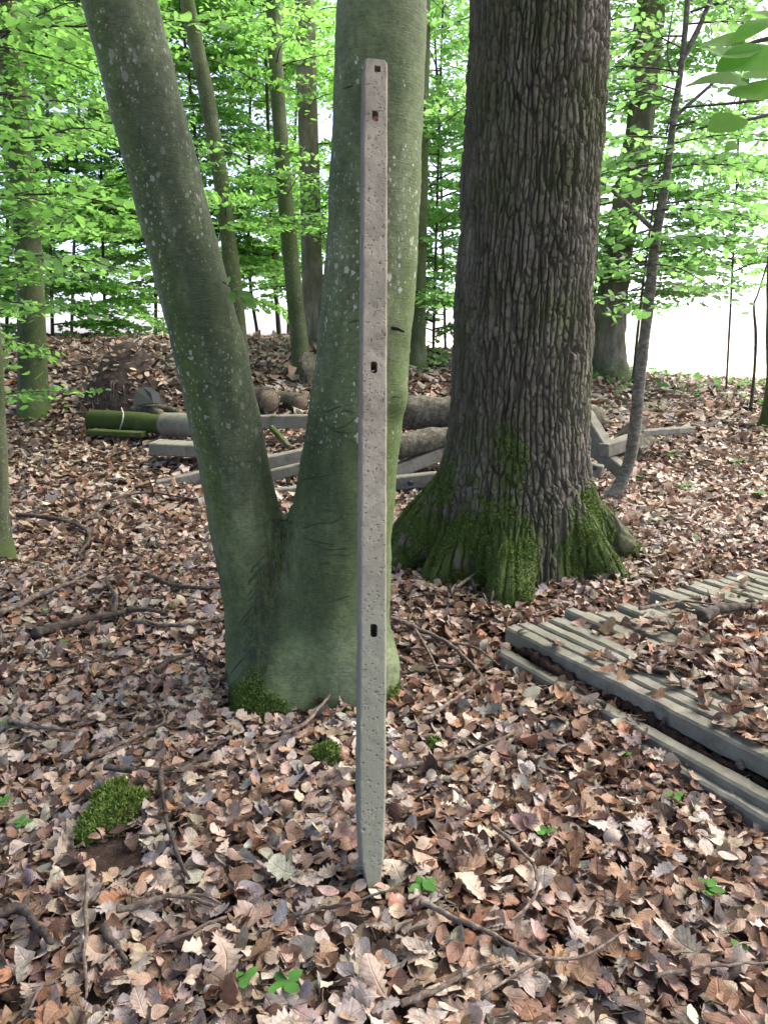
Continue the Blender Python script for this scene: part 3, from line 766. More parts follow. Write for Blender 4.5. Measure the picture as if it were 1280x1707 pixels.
# ------------------------------------------------------------------ foliage machinery
def grow_spray(o, d, L, r, leaf=.07, droop=.25, rise=.1, gap=.045, tgap=.085, tw=.42):
    """one flat beech branch: main axis, side twigs, two-ranked leaves"""
    d = norm(d); up = np.array([0, 0, 1.]); side = norm(np.cross(up, d))
    n = max(int(L / .12), 5); s = np.linspace(0, 1, n)
    wob = np.cumsum(r.normal(0, .018 * L, (n, 3)), 0) * s[:, None]
    main = o + d * (s * L)[:, None] + up * (rise * s - droop * s * s)[:, None] * L + wob
    tubes = [(main, .006 * L + .002, .0015)]
    m = max(int(L / tgap), 4); st = np.linspace(.10, 1, m) + r.normal(0, .01, m)
    pos, X, N = [], [], []
    tilt = norm(up + r.normal(0, .16, 3))
    for k, q in enumerate(st):
        b = np.array([np.interp(q, s, main[:, c]) for c in range(3)])
        sg = 1 if k % 2 else -1
        tl = L * tw * (1.06 - q) ** .8 * r.uniform(.55, 1.15) + .05
        a = r.normal(.85, .14)
        td = norm(d * math.cos(a) + side * sg * math.sin(a) + up * r.normal(-.06, .10)) if k < m - 1 else norm(d)
        c = max(int(tl / gap), 2); e = np.linspace(.12, 1, c)[:, None]
        pp = b + td * e * tl - up * (e * e) * tl * r.uniform(.0, .25)
        if tl > .16: tubes.append((np.array([b, b + td * tl * .5 - up * tl * .02, pp[-1]]), .0032, .001))
        sd = norm(np.cross(tilt, td)); alt = np.where(np.arange(c) % 2, 1, -1)[:, None]
        ld = norm(td * .75 + sd * alt * .75 + r.normal(0, .18, (c, 3))); ld[-1] = td
        pos.append(pp + ld * leaf * .5); X.append(ld); N.append(norm(tilt + r.normal(0, .42, (c, 3))))
    return tubes, np.concatenate(pos), np.concatenate(X), np.concatenate(N)

LEAFVAR = []
def foliage(parent, sprays, r, leaf, mat, kind='far', branch_segs=4, curl=.25, min_r=.0, single=0):
    ps, Xs, Ns, tb = [], [], [], []
    for (o, d, L, kw) in sprays:
        t, p, X, N = grow_spray(np.asarray(o, float), np.asarray(d, float), L, r, leaf, **kw)
        ps.append(p); Xs.append(X); Ns.append(N)
        for pts, r0, r1 in (t if single else t[:1]): tb.append(tube(pts, np.linspace(max(r0, min_r), max(r1, min_r * .5), len(pts)), branch_segs, cap=False))
    p, X, N = map(np.concatenate, (ps, Xs, Ns)); X = norm(X - N * (X * N).sum(1, keepdims=True))
    sz = leaf * r.uniform(.7, 1.25, len(p))
    if single:
        od = np.argsort(np.linalg.norm(p - CAM, axis=1)); pick, rest = od[:single], od[single:]
        if not LEAFVAR:
            for q in range(8):
                V, F, idx = leaf_batch('mid', np.zeros((1, 3)), np.array([[1., 0, 0]]), np.array([[0, 0, 1.]]), np.ones(1), r, curl); LEAFVAR.append((V, F))
        ms = [mesh_data('leaf', V, F, mat) for V, F in LEAFVAR]; off = root_off(parent); Yv = np.cross(N, X)
        for q in pick:
            o = bpy.data.objects.new('leaf', ms[int(r.integers(8))]); COL.objects.link(o); o.parent = parent
            a = np.eye(4); a[:3, 0] = X[q] * sz[q]; a[:3, 1] = Yv[q] * sz[q]; a[:3, 2] = N[q] * sz[q]; a[:3, 3] = p[q] - off
            o.matrix_local = Matrix(a.tolist())
        p, X, N, sz = p[rest], X[rest], N[rest], sz[rest]
    V, F, idx = leaf_batch(kind, p, X, N, sz, r, curl)
    tag(mk('crown', V, F, mat, parent), kind='stuff')
    V, F = merge(tb); tag(mk('branches', V, F, M['branch'], parent), kind='stuff')
    return len(p)
def shade_canopy(parent, c, rad, n, r, size=.2, mat=None):
    """unseen upper crown, put overhead to shade the ground: clustered leaf sprays in layers"""
    nc = max(n // 60, 6); u = r.normal(size=(nc, 3)); u = norm(u) * (r.random((nc, 1)) ** .45)
    cc = np.asarray(c) + u * rad
    k = r.integers(0, nc, n); p = cc[k] + r.normal(0, 1, (n, 3)) * [.75, .75, .16]
    X, N = flat_frames(n, r, .35)
    V, F, idx = leaf_batch('far', p, X, N, size * r.uniform(.6, 1.3, n), r, .4, .15)
    V[:, 2] = V[:, 2]
    tag(mk('crown', V, F, mat or M['leafC'], parent), kind='stuff')
    for q in range(min(7, nc)):                 # limbs reaching into the crown
        yield cc[q]
def limbs(parent, start, ends, rad, mat):
    for e in ends:
        mid = (np.asarray(start) * .5 + np.asarray(e) * .5) + [0, 0, .5]
        pts = smooth_path([start, mid, e], 10); V_, F_ = tube(pts, np.linspace(rad, rad * .2, 10), 7)
        mk('limb', V_, F_, mat, parent, attrs={'moss': np.zeros(len(V_)), 'algae': np.zeros(len(V_)), 'dark': np.zeros(len(V_)), 'lichen': np.zeros(len(V_))})
zero4 = lambda V: {'moss': np.zeros(len(V)), 'algae': np.zeros(len(V)), 'dark': np.zeros(len(V)), 'lichen': np.zeros(len(V))}

rf = np.random.default_rng(99)
CANOPY = 1.0  # density of the out-of-frame crowns added to shade the forest floor
limbs(oak, (OX + .1, OY, 7.5), list(shade_canopy(oak, (1.2, 4.6, 9.6), np.array([6.2, 6.0, 2.2]), int(9000 * CANOPY), rf, .24)), .12, M['oak'])
limbs(beech, ups[0][-1][:3], list(shade_canopy(beech, (-2.8, 3.0, 9.0), np.array([4.5, 5.0, 1.9]), int(5500 * CANOPY), rf, .22)), .06, M['beech'])
limbs(beech, ups[1][-1][:3], list(shade_canopy(beech, (-.2, -.2, 9.6), np.array([4.6, 4.6, 1.8]), int(5500 * CANOPY), rf, .22)), .07, M['beech'])

def trunk_px(parent, pts, mat, segs=14, rough=.05, n=26, far=None, extra=3.0, flare=1.35, nscale=6, seed=1):
    """trunk through photo pixels (px, py, Y, width px); the first is its foot; goes on above the frame"""
    q = [W(*p) for p in pts]; foot = q[0].copy(); g = gz(foot[0], foot[1])
    b = foot.copy(); b[2] = g - .12; b[3] = foot[3] * flare; q[0][2] = max(q[0][2], g + .05)
    q = [b] + q
    d = norm((q[-1] - q[-2])[:3])
    top = q[-1].copy()
    k = int(max(extra, 0) / .9) + 1
    for s in range(k):
        d = norm(d + [0, 0, .15] + rf.normal(0, .05, 3)); t = q[-1].copy(); t[:3] += d * .9; t[3] *= .86; q.append(t)
    S = smooth_path(q, n + 4 * k); V_, F_ = tube(S[:, :3], np.maximum(S[:, 3], .006), segs, rough, seed, nscale=nscale)
    a = zero4(V_); a['moss'] = np.clip(.75 * np.exp(-np.maximum(V_[:, 2] - g, 0) / .35), 0, 1); a['lichen'] = np.full(len(V_), .5); a['algae'] = np.clip(.5 + fbm(V_ * [1, 1, .3], 3, 9, 2), 0, 1)
    mk('trunk', V_, F_, mat, parent, attrs=a)
    return S
def tree(name, label, pts, mat, sprays=0, zlo=1.8, zhi=6.0, leaf=.085, L=(1.0, 1.9), crown=None, group=None, lm='leafA', cat='tree', aim=None, **kw):
    foot = W(*pts[0]); t = empty(name, (foot[0], foot[1], float(gz(foot[0], foot[1]))), label, cat, group)
    S = trunk_px(t, pts, M[mat], **kw)
    sp = []
    for k in range(int(sprays * 2.6)):
        z = rf.uniform(zlo - .35, zhi); o = np.array([np.interp(z, S[:, 2], S[:, c]) for c in range(3)])
        az = rf.uniform(0, 2 * math.pi) if aim is None else rf.normal(aim[0], aim[1])
        sp.append((o, (math.cos(az), math.sin(az), rf.normal(.12, .12)), rf.uniform(*L) * (1.0 if z < 4.5 else .85), dict(droop=rf.uniform(.12, .38))))
    if sp: foliage(t, sp, rf, leaf, M[lm], min_r=.004)
    if crown: 
        ends = list(shade_canopy(t, crown[0], np.array(crown[1]), int(crown[2] * CANOPY * (.12 if crown[0][1] > 8 else 1)), rf, .26)); limbs(t, S[-2][:3], ends[:5], S[-2][3] * .7, M[mat])
    return t, S

# ------------------------------------------------------------------ trees of the wood
tree('beech_tree', 'pale grey beech trunk with mossy foot at the left of the wood', [(56, 652, 9.6, 50), (52, 500, 9.6, 44), (42, 330, 9.5, 42), (25, 150, 9.4, 40), (8, 0, 9.3, 38)], 'beech_far', 6, 2.2, 5.5, .085, crown=((-5.5, 9.5, 9.5), (3.6, 3.6, 1.9), 3800))
tree('beech_tree', 'slim trunk just right of the leaning beech stem, leaning left as it rises', [(398, 572, 11.0, 30), (388, 460, 11, 27), (368, 300, 11, 25), (345, 160, 11, 25), (312, 0, 11, 24)], 'beech_far', 6, 2.6, 6.5, .09, crown=((-3.4, 11.5, 9.5), (3.4, 3.4, 1.8), 3000))
tree('beech_tree', 'dark mossy trunk with a knot standing between the two beech stems', [(502, 604, 11.5, 32), (492, 500, 11.5, 28), (480, 380, 11.5, 26), (468, 230, 11.5, 24), (460, 100, 11.5, 24), (456, 0, 11.5, 24)], 'beech_far', 7, 2.4, 6.5, .09, crown=((-1.6, 12.5, 9.8), (3.4, 3.4, 1.8), 3000), seed=4)
tree('beech_tree', 'brown trunk half hidden behind the mossy one beside the thick beech stem', [(528, 588, 13.5, 40), (522, 480, 13.5, 36), (518, 360, 13.5, 34), (512, 150, 13.5, 33), (508, 0, 13.5, 32)], 'oak_far', 10, 2.6, 7, .10, seed=6)
ot, oS = tree('oak_tree', 'stout ridged oak trunk with flared foot at the edge of the bright field', [(1012, 600, 14.0, 62), (1016, 540, 14, 52), (1026, 440, 14, 48), (1040, 360, 14, 48), (1058, 260, 14, 46), (1072, 160, 14, 44), (1076, 90, 14, 50), (1086, 0, 14, 46)], 'oak_far', 6, 3.6, 7, .10, crown=((5, 15, 10), (3.8, 3.4, 1.8), 3200), flare=1.6, rough=.09, nscale=9, segs=24, n=60)
tree('beech_tree', 'grey trunk cut off by the right edge of the picture', [(1296, 640, 10.5, 38), (1293, 560, 10.5, 32), (1294, 420, 10.5, 30), (1304, 200, 10.5, 28), (1312, 0, 10.5, 26)], 'beech_far', 8, 2.3, 5.2, .08, crown=((5.6, 8.5, 9.5), (3.2, 3.4, 1.8), 2600), lm='leafB')
tree('beech_tree', 'grey trunk cut off by the left edge of the picture, low down', [(-12, 880, 4.9, 56), (-10, 760, 4.9, 44), (-14, 640, 4.9, 40), (-30, 400, 4.8, 38), (-60, 100, 4.8, 36)], 'beech_far', 0, crown=((-4.5, 4.5, 9.3), (3., 3.2, 1.7), 2600))
tree('beech_tree', 'pale trunk showing just behind the right edge of the thick beech stem', [(694, 590, 12.5, 34), (696, 500, 12.5, 28), (700, 300, 12.5, 27), (704, 0, 12.5, 26)], 'beech_far', 10, 2.6, 6.5, .09, lm='leafB')

# slender young stems that carry most of the leaves
YOUNG = [
 ('thin dark stem behind the pale grey trunk on the left', (92, 600, 10.6, 10), (84, 380, 10.6, 9), (76, 0, 10.4, 8), 20, 'leafA', (1.6, 6.5)),
 ('slender stem left of the leaning beech stem', (178, 580, 12.0, 9), (170, 330, 12, 8), (165, 0, 12, 7), 22, 'leafA', (2.4, 7)),
 ('thin bent stem seen just left of the mossy middle trunk', (466, 566, 13.0, 14), (455, 400, 13, 11), (440, 0, 13, 9), 22, 'leafA', (2.4, 7)),
 ('thin stem with a crook between the slim trunk and the mossy one', (430, 562, 13.8, 10), (415, 420, 13.8, 9), (420, 0, 13.8, 8), 20, 'leafA', (2.2, 7)),
 ('slender stem behind the crown of the leaning beech stem', (260, 575, 13.5, 10), (262, 300, 13.5, 9), (270, 0, 13.5, 8), 22, 'leafA', (2.9, 7.5)),
 ('thin stem rising close beside the slim leaning trunk', (350, 570, 12.6, 11), (328, 250, 12.6, 9), (300, 0, 12.6, 8), 20, 'leafA', (2.4, 7)),
 ('thin young stem beside the left edge of the furrowed oak', (722, 585, 11.5, 8), (728, 350, 11.5, 7), (738, 0, 11.5, 6), 26, 'leafB', (1.7, 6.5)),
 ('faint young stem between the thick beech stem and the furrowed oak', (742, 590, 13.2, 8), (735, 300, 13.2, 7), (722, 0, 13.2, 6), 24, 'leafB', (2.2, 7)),
 ('thin young stem right of the furrowed oak, before the stout oak', (985, 610, 12.0, 7), (998, 350, 12, 6), (1010, 0, 12, 5), 26, 'leafB', (2.2, 6.8)),
 ('thin broken stem standing in the glare beside the bent sapling', (1056, 618, 11.0, 9), (1068, 500, 11, 7), (1090, 330, 11, 5), 7, 'leafB', (2.4, 4.0)),
 ('slender stem with low leaves at the far left', (-30, 640, 8.2, 12), (-25, 300, 8.2, 10), (-20, 0, 8.2, 8), 20, 'leafA', (1.2, 4.6)),
 ('slender young stem left of the pale grey trunk', (18, 620, 11.8, 10), (12, 300, 11.8, 8), (-5, 0, 11.8, 7), 22, 'leafA', (2.0, 6.5)),
 ('faint far stem on the crest left of the leaning beech stem', (120, 575, 15, 9), (128, 300, 15, 8), (140, 0, 15, 7), 20, 'leafA', (2.5, 8)),
 ('faint far stem on the crest between the beech stems', (480, 565, 15.2, 8), (490, 300, 15.2, 8), (500, 0, 15.2, 7), 18, 'leafA', (3.0, 8)),
 ('slender stem with pale leaves far right over the field', (1210, 640, 11.5, 6), (1225, 350, 11.5, 6), (1240, 0, 11.5, 5), 22, 'leafB', (2.6, 6.4)),
]
for lab, a, b, c, ns, lm, zr in YOUNG:
    kY = 1.0 if a[2] < 9 else (1.45 if lm == 'leafA' else 1.2)
    a, b, c = [(q[0], q[1], q[2] * kY, q[3] * .6) for q in (a, b, c)]
    tree('young_beech', lab, [a, b, c], 'branch', ns, 1.42 + (zr[0] - 1.62) * kY, 1.42 + (zr[1] - 1.2) * kY, .09 if a[2] < 11 else .095 * kY, (1.1 * kY, 2.1 * kY), group='slender young trees in the wood', lm=lm, cat='young tree', rough=.08, segs=7, extra=1.5)
# hanging dead stem over the field
t = empty('dead_sapling', GH(1254, 640), 'thin dead stem standing in front of the white field by the right edge', 'young tree')
S = trunk_px(t, [(1256, 628, 11.8, 5), (1259, 560, 11.8, 5), (1256, 510, 11.8, 4), (1264, 485, 11.8, 3)], M['branch'], extra=0, rough=.1, segs=7)

# low leaves reaching in at the left edge
t, S = tree('young_beech', 'low leafy young beech whose fresh leaves reach in from the left edge', [(-90, 800, 5.6, 20), (-85, 400, 5.6, 16), (-80, 0, 5.6, 12)], 'branch', 0, cat='young tree', segs=8)
sp = []
for px, py, Y, L, dz in [(-70, 330, 5.4, 1.35, .05), (-70, 420, 5.2, 1.2, .0), (-60, 500, 5.5, .8, -.05), (-130, 540, 5.3, .6, -.08), (-120, 590, 5.0, .5, -.1), (-60, 250, 5.6, 1.4, .1), (-60, 150, 5.6, 1.5, .1), (-50, 60, 5.5, 1.5, .12), (-110, 640, 5.2, .45, -.15), (-60, 10, 5.8, 1.6, .1)]:
    sp.append((P(px, py, Y), (1, rf.normal(.15, .3), dz), L, dict(droop=.22)))
foliage(t, sp, rf, .085, M['leafA'], 'mid', min_r=.003, single=290)

# ------------------------------------------------------------------ bent sapling on the right
sap = empty('bent_sapling', GH(1032, 838), 'bent grey sapling with curved foot standing right of the furrowed oak', 'young tree')
SP = [W(1004, 832, 6.72, 36), W(1030, 812, 6.75, 29), W(1050, 762, 6.75, 25), W(1060, 690, 6.7, 25), W(1069, 600, 6.65, 23), W(1080, 510, 6.6, 22), W(1092, 400, 6.55, 21), W(1108, 310, 6.5, 17), W(1122, 200, 6.45, 14), W(1136, 100, 6.4, 12), W(1147, -20, 6.35, 11), W(1160, -250, 6.3, 9)]
SP[0][2] = float(gz(SP[0][0], SP[0][1])) - .02
SP = [q * [1, 1, 1, .8] for q in SP]; SS = smooth_path(SP, 70); V_, F_ = tube(SS[:, :3], SS[:, 3], 14, .09, 3, nscale=14)
mk('trunk', V_, F_, M['sapling'], sap)
def sap_limb(pts, w0, w1):
    S = smooth_path([P(*q) for q in pts], 16); V_, F_ = tube(S, np.linspace(w0, w1, 16), 8, .08, 2, nscale=20); mk('limb', V_, F_, M['sapling'], sap)
sap_limb([(1090, 385, 6.55), (1055, 350, 6.5), (1020, 318, 6.4), (995, 300, 6.3)], .022, .010)
sap_limb([(1132, 108, 6.4), (1160, 55, 6.4), (1190, -15, 6.4)], .026, .016)
sap_limb([(1112, 205, 6.45), (1175, 150, 6.35), (1240, 90, 6.2)], .018, .008)
sap_limb([(1085, 505, 6.6), (1090, 512, 6.55), (1094, 508, 6.5)], .022, .006)
sap_limb([(1125, 135, 6.45), (1112, 90, 6.4), (1120, 20, 6.4)], .010, .005)
sp = []
for px, py, Y, dx, dy, dz, L in [(1110, 300, 6.5, -1, -.3, -.12, .95), (1100, 350, 6.5, -1, .2, -.05, .9), (1090, 440, 6.55, -1, -.2, -.10, .85), (1085, 480, 6.6, -1, .3, -.18, .8), (1115, 230, 6.5, -1, -.1, .0, .9), (1122, 170, 6.45, -1, -.3, .12, .8),
                                (1130, 120, 6.4, -1, .2, .2, .9), (1095, 420, 6.5, 1, -.2, .0, .85), (1088, 470, 6.6, 1, .2, -.06, .7), (1105, 340, 6.5, 1, .1, .08, 1.0), (1112, 280, 6.5, 1, -.2, .05, 1.1), (1092, 400, 6.5, .6, -.8, .0, .7), (1135, 80, 6.4, -1, -.2, .3, .8), (1145, 40, 6.4, 1, .2, .1, 1.0),
                                (1120, 210, 6.4, 1, -.3, .1, 1.1), (1088, 500, 6.6, -.7, -.8, -.2, .6), (1015, 330, 6.4, -1, -.2, -.1, .6), (1040, 350, 6.45, -.6, -.8, -.3, .7), (1118, 250, 6.5, -.8, -.7, -.1, .8), (1104, 330, 6.5, -.9, .5, -.2, 1.0), (1108, 310, 6.5, -.5, -.9, -.1, .8), (1128, 150, 6.4, -.9, -.5, .0, .9),
                                (1100, 380, 6.5, -.9, -.6, -.25, .8), (1096, 410, 6.5, -1, .4, -.2, .9), (1112, 270, 6.5, -1, .6, -.1, 1.0), (1100, 350, 6.5, .9, -.5, -.1, .9), (1092, 440, 6.5, .9, .4, -.1, .9), (1116, 240, 6.5, .8, -.6, .0, .9), (1140, 60, 6.4, -.8, .6, .1, 1.0), (1150, 20, 6.4, .9, -.4, .1, 1.1)]:
    sp.append((P(px, py, Y), (dx, dy, dz), L, dict(droop=.25, tgap=.075)))
foliage(sap, sp, rf, .085, M['leafB'], 'mid', min_r=.003, single=290)

# leafy twig close to the camera at the upper right, growing from a young tree that stands beside the camera
nt = empty('leafy_twig_tree', (1.35, 1.75, float(gz(1.35, 1.75))), 'young beech whose large leaves hang in close at the upper right corner', 'young tree')
S = smooth_path([(1.35, 1.75, -.05), (1.33, 1.74, 1.0), (1.30, 1.72, 2.0), (1.27, 1.7, 2.9), (1.2, 1.7, 4.0)], 24); V_, F_ = tube(S, np.linspace(.018, .006, 24), 8, .08, 2); mk('trunk', V_, F_, M['sapling'], nt)
twigs_n = []
for st, en in (((1300, 60, 1.62), (1235, 95, 1.55)), ((1330, 150, 1.60), (1140, 180, 1.50)), ((1330, 175, 1.6), (1160, 215, 1.52))):
    pts = smooth_path([(1.30, 1.72, 2.05), P(*st), P(*en)], 12); V_, F_ = tube(pts, np.linspace(.006, .0015, 12), 6); twigs_n.append(mk('twig', V_, F_, M['branch'], nt))
for (x0, y0), (x1, y1), Y in [((1292, 20), (1225, 62), 1.55), ((1262, 88), (1165, 92), 1.5), ((1285, 84), (1195, 122), 1.48), ((1245, 128), (1146, 140), 1.5), ((1255, 110), (1330, 60), 1.6), ((1290, 122), (1240, 130), 1.52), ((1300, 145), (1212, 168), 1.5), ((1240, 198), (1180, 216), 1.53), ((1236, 60), (1165, 82), 1.58), ((1300, 110), (1258, 132), 1.55), ((1226, 238), (1212, 252), 1.55), ((1310, 35), (1240, 28), 1.62)]:
    a, b = P(x0, y0, Y), P(x1, y1, Y - .02); L = np.linalg.norm(b - a)
    Nn = norm(np.array([rf.normal(0, .2), -.45, .8]))
    X = norm(b - a); Nn = norm(Nn - X * (X @ Nn))
    V_, F_, idx = leaf_batch('beech', ((a + b) / 2)[None], X[None], Nn[None], np.array([L * 1.1]), rf, .35, .1)
    mk('leaf', V_, F_, M['leafN'], twigs_n[min(range(3), key=lambda q: abs(y0 - (60, 110, 175)[q]))], attrs={'luv': leaf_uv('beech', 1)})
# small fresh twig on the leaning beech stem
tw = smooth_path([P(372, 470, 2.83), P(384, 478, 2.78), P(398, 492, 2.76), P(410, 505, 2.75)], 8); V_, F_ = tube(tw, np.linspace(.003, .001, 8), 5); mk('twig', V_, F_, M['branch'], beech)
for (x0, y0), (x1, y1) in [((380, 478), (384, 462)), ((388, 482), (412, 478)), ((396, 490), (424, 496)), ((404, 500), (428, 516)), ((386, 484), (388, 503))]:
    a, b = P(x0, y0, 2.77), P(x1, y1, 2.74); X = norm(b - a); Nn = norm(np.array([.1, -.6, .7])); Nn = norm(Nn - X * (X @ Nn))
    V_, F_, idx = leaf_batch('beech', ((a + b) / 2)[None], X[None], Nn[None], np.array([np.linalg.norm(b - a)]), rf, .4, .1); mk('leaf', V_, F_, M['leafA'], beech)

# ------------------------------------------------------------------ leaning concrete post
def solve_post():
    B = GH(617, 1486); B[2] -= .01
    T = P(624, 112, 2.60)
    return B, T
PB, PT = solve_post()
PL = np.linalg.norm(PT - PB); pz = (PT - PB) / PL; yaw = math.radians(9)
px_ = norm(np.cross(np.array([0, 1., 0]), pz)); py_ = np.cross(pz, px_)          # px_: right, py_: away from camera
px_, py_ = px_ * math.cos(yaw) + py_ * math.sin(yaw), -px_ * math.sin(yaw) + py_ * math.cos(yaw)
PW, PD = .0705, .070
def s_at(py_pix):
    s = np.linspace(0, PL, 2000); q = PB + s[:, None] * pz - py_ * PD / 2 - CAM
    fwd = q[:, 1] * cP - q[:, 2] * sP; upc = q[:, 1] * sP + q[:, 2] * cP
    return s[np.argmin(np.abs(853.5 - FPX * upc / fwd - py_pix))]
cs = .00305
nxp = 23; nzp = int(PL / cs)
xs = np.linspace(-1, 1, nxp + 1); zs = np.linspace(0, PL, nzp + 1)
XX, ZZ = np.meshgrid(xs, zs, indexing='ij')
wl = np.interp(zs, [0, .03, .09, .20, .26, PL - .012, PL - .004, PL], [.004, .013, .027, .034, PW / 2, PW / 2, PW / 2 - .002, PW / 2 - .006])
wr = np.interp(zs, [0, .03, .09, .20, .26, PL - .012, PL - .004, PL], [.018, .022, .029, .0335, PW / 2, PW / 2, PW / 2 - .002, PW / 2 - .006])
lx = np.where(XX < 0, XX * wl[None], XX * wr[None])
rp = np.random.default_rng(3)
edge = (np.abs(XX) > .99)
lx = lx + edge * .0006 * fbm(np.stack([XX, ZZ, 0 * XX], -1), 22, 5, 3)
dep = .0012 * fbm(np.stack([lx, ZZ, 0 * ZZ], -1), 30, 2, 3) + .0035 * edge + .0012 * (np.abs(XX) > .9)
for k in range(480):                            # blow holes in the cast face
    cx, cz = rp.uniform(-.032, .032), rp.uniform(.08, PL - .03); a, b = rp.uniform(.0014, .0032), rp.uniform(.0012, .0024)
    i0 = max(int((cz - .012) / cs), 0); i1 = min(int((cz + .012) / cs) + 2, nzp + 1)
    g = ((lx[:, i0:i1] - cx) / a) ** 2 + ((ZZ[:, i0:i1] - cz - .3 * (lx[:, i0:i1] - cx)) / b) ** 2
    dep[:, i0:i1] = np.maximum(dep[:, i0:i1], rp.uniform(.002, .005) * np.exp(-g))
Vf = PB + lx[..., None] * px_ + ZZ[..., None] * pz + (dep - PD / 2)[..., None] * py_
vid = np.arange(Vf.shape[0] * Vf.shape[1]).reshape(Vf.shape[:2])
hole = np.zeros((nxp, nzp), bool); slot_s = []
xc_ = (lx[:-1, :-1] + lx[1:, 1:]) / 2; zc_ = (ZZ[:-1, :-1] + ZZ[1:, 1:]) / 2
for pyx, cx, hw, hh, rnd in ((114, .0045, .0105, .0105, .003), (193, -.002, .0095, .0165, .006), (612, -.001, .0095, .0160, .006), (1051, .001, .0095, .0165, .006)):
    s0 = s_at(pyx); slot_s.append((s0, cx))
    dx = np.abs(xc_ - cx) - hw + rnd; dzz = np.abs(zc_ - s0) - hh + rnd
    hole |= np.hypot(np.maximum(dx, 0), np.maximum(dzz, 0)) + np.minimum(np.maximum(dx, dzz), 0) < rnd
keep = ~hole
a_, b_, c_, d_ = vid[:-1, :-1], vid[1:, :-1], vid[1:, 1:], vid[:-1, 1:]
F4 = [np.stack([a_, b_, c_, d_], -1)[keep]]
Vp = [Vf.reshape(-1, 3)]; base = len(Vp[0])
Vb = Vf.reshape(-1, 3) + py_ * (PD - .002)      # matching points deeper in, for slot walls and the border
Vp.append(Vb)
walls = []
hp = np.pad(hole, 1)
for (di, dj, e0, e1) in ((-1, 0, a_, d_), (1, 0, b_, c_), (0, -1, a_, b_), (0, 1, d_, c_)):
    nb_ = hp[1 + di:1 + di + nxp, 1 + dj:1 + dj + nzp]
    m = hole & ~nb_
    walls.append(np.stack([e0[m], e1[m], e1[m] + base, e0[m] + base], -1))
border = np.concatenate([vid[:, 0], vid[-1, 1:], vid[::-1, -1][1:], vid[0, ::-1][1:]])
walls.append(np.stack([border[:-1], border[1:], border[1:] + base, border[:-1] + base], -1))
F4.append(np.concatenate(walls)[:, ::-1])
F4.append(np.stack([a_, d_, c_, b_], -1).reshape(-1, 4) + base)
Vp = np.concatenate(Vp); F4 = np.concatenate(F4)
used = np.unique(F4); re = np.zeros(len(Vp), int); re[used] = np.arange(len(used))
post = empty('leaning_concrete_post', PB, 'tall narrow pitted concrete post with slots leaning upright against the forked beech', 'concrete post')
mk('shaft', Vp[used], re[F4], M['conc'], post, smooth=False)
# snail sitting in the second slot, twig end in the third
s0, cx = slot_s[1]; c = PB + pz * (s0 - .006) + px_ * (cx + .0005) - py_ * (PD / 2 - .011)
sn = empty('snail', c, 'small reddish brown snail shell sitting in the second slot of the post', 'snail')
t_ = np.linspace(0, 5.2 * math.pi, 90); rr = .0075 * np.exp(-.13 * t_)
sp_ = np.column_stack([rr * np.cos(t_), -.004 * (1 - np.exp(-.1 * t_)), rr * np.sin(t_)]) + c
V_, F_ = tube(sp_, np.maximum(.62 * rr, .0006), 8); mk('shell', V_, F_, M['snail'], sn)
s0, cx = slot_s[2]; q = PB + pz * (s0 - .008) + px_ * cx - py_ * (PD / 2 - .008)
V_, F_ = tube(smooth_path([q - px_ * .008 - pz * .004 - py_ * .006, q, q + px_ * .007 + pz * .010 + py_ * .01], 6), .0022, 6); o = mk('twig_bit', V_, F_, M['twig'], None, q)
tag(o, 'pale scrap of twig lodged in the third slot of the leaning post', 'twig')

# ------------------------------------------------------------------ stack of concrete posts on the right
E0 = PZ(838, 1042, .165); E1 = PZ(1280, 1264, .165)
SD = norm((E1 - E0) * [1, 1, 0]); SN = np.array([-SD[1], SD[0], 0]); SN = SN if SN[0] > 0 else -SN
rs = np.random.default_rng(17)
proto = {}
def stack_post(e, L, ztop, label, w=.0625, h=.075, seed=0, roll=0.0, dirv=None, name='stacked_concrete_post', group='stacked concrete posts', mat='conc_stack'):
    d = SD if dirv is None else dirv
    a = np.array([e[0], e[1], ztop - h / 2]); b = a + d * L
    V_, F_ = beam(a, b, w, h, roll, .009, seed)
    o = mk(name, V_, F_, M[mat], None, a, smooth=False); tag(o, label, 'concrete post', group); return o
ORD = ['first', 'second', 'third', 'fourth', 'fifth', 'sixth', 'seventh', 'eighth', 'ninth', 'tenth', 'eleventh', 'twelfth', 'thirteenth', 'fourteenth', 'fifteenth', 'sixteenth', 'seventeenth', 'eighteenth', 'nineteenth', 'twentieth', 'twenty-first', 'twenty-second', 'twenty-third', 'twenty-fourth', 'twenty-fifth']
shift = [0, .02, .04, .05, .02, .0, .03, .06, .08, .06, .15, .12, .16, .02, .0, .04, .06, .02, -.03, -.02, .02, .0, .03, .0, .02]
for k in range(25):
    e = E0 + SN * (.035 + .0695 * k + rs.normal(0, .002)) + SD * (shift[k] + rs.normal(0, .012))
    zt = .165 + rs.normal(0, .008) + (-.012 if k in (7, 8) else 0)
    stack_post(e, 2.15 + rs.normal(0, .02), zt, 'grey concrete post, %s from the front edge of the stack\'s top layer' % ORD[k], seed=k * 7, roll=rs.normal(0, .03), dirv=norm(SD + SN * rs.normal(0, .010)))
e = PZ(818, 1086, .085) + SN * .05
stack_post(e, 2.3, .088, 'pale concrete post jutting out lowest at the left end of the stack', seed=201)
e2 = E0 + SN * (-.10) + SD * .55
stack_post(e2, 1.7, .055, 'leaf strewn concrete post lying low along the front of the stack', seed=202, roll=.05)
for k in range(4):
    stack_post(E0 + SN * (.30 + .36 * k) + SD * .12, 2.0, .086, 'lower layer post under the stack, %s from the front' % ORD[k], seed=300 + k, w=.11, h=.09)
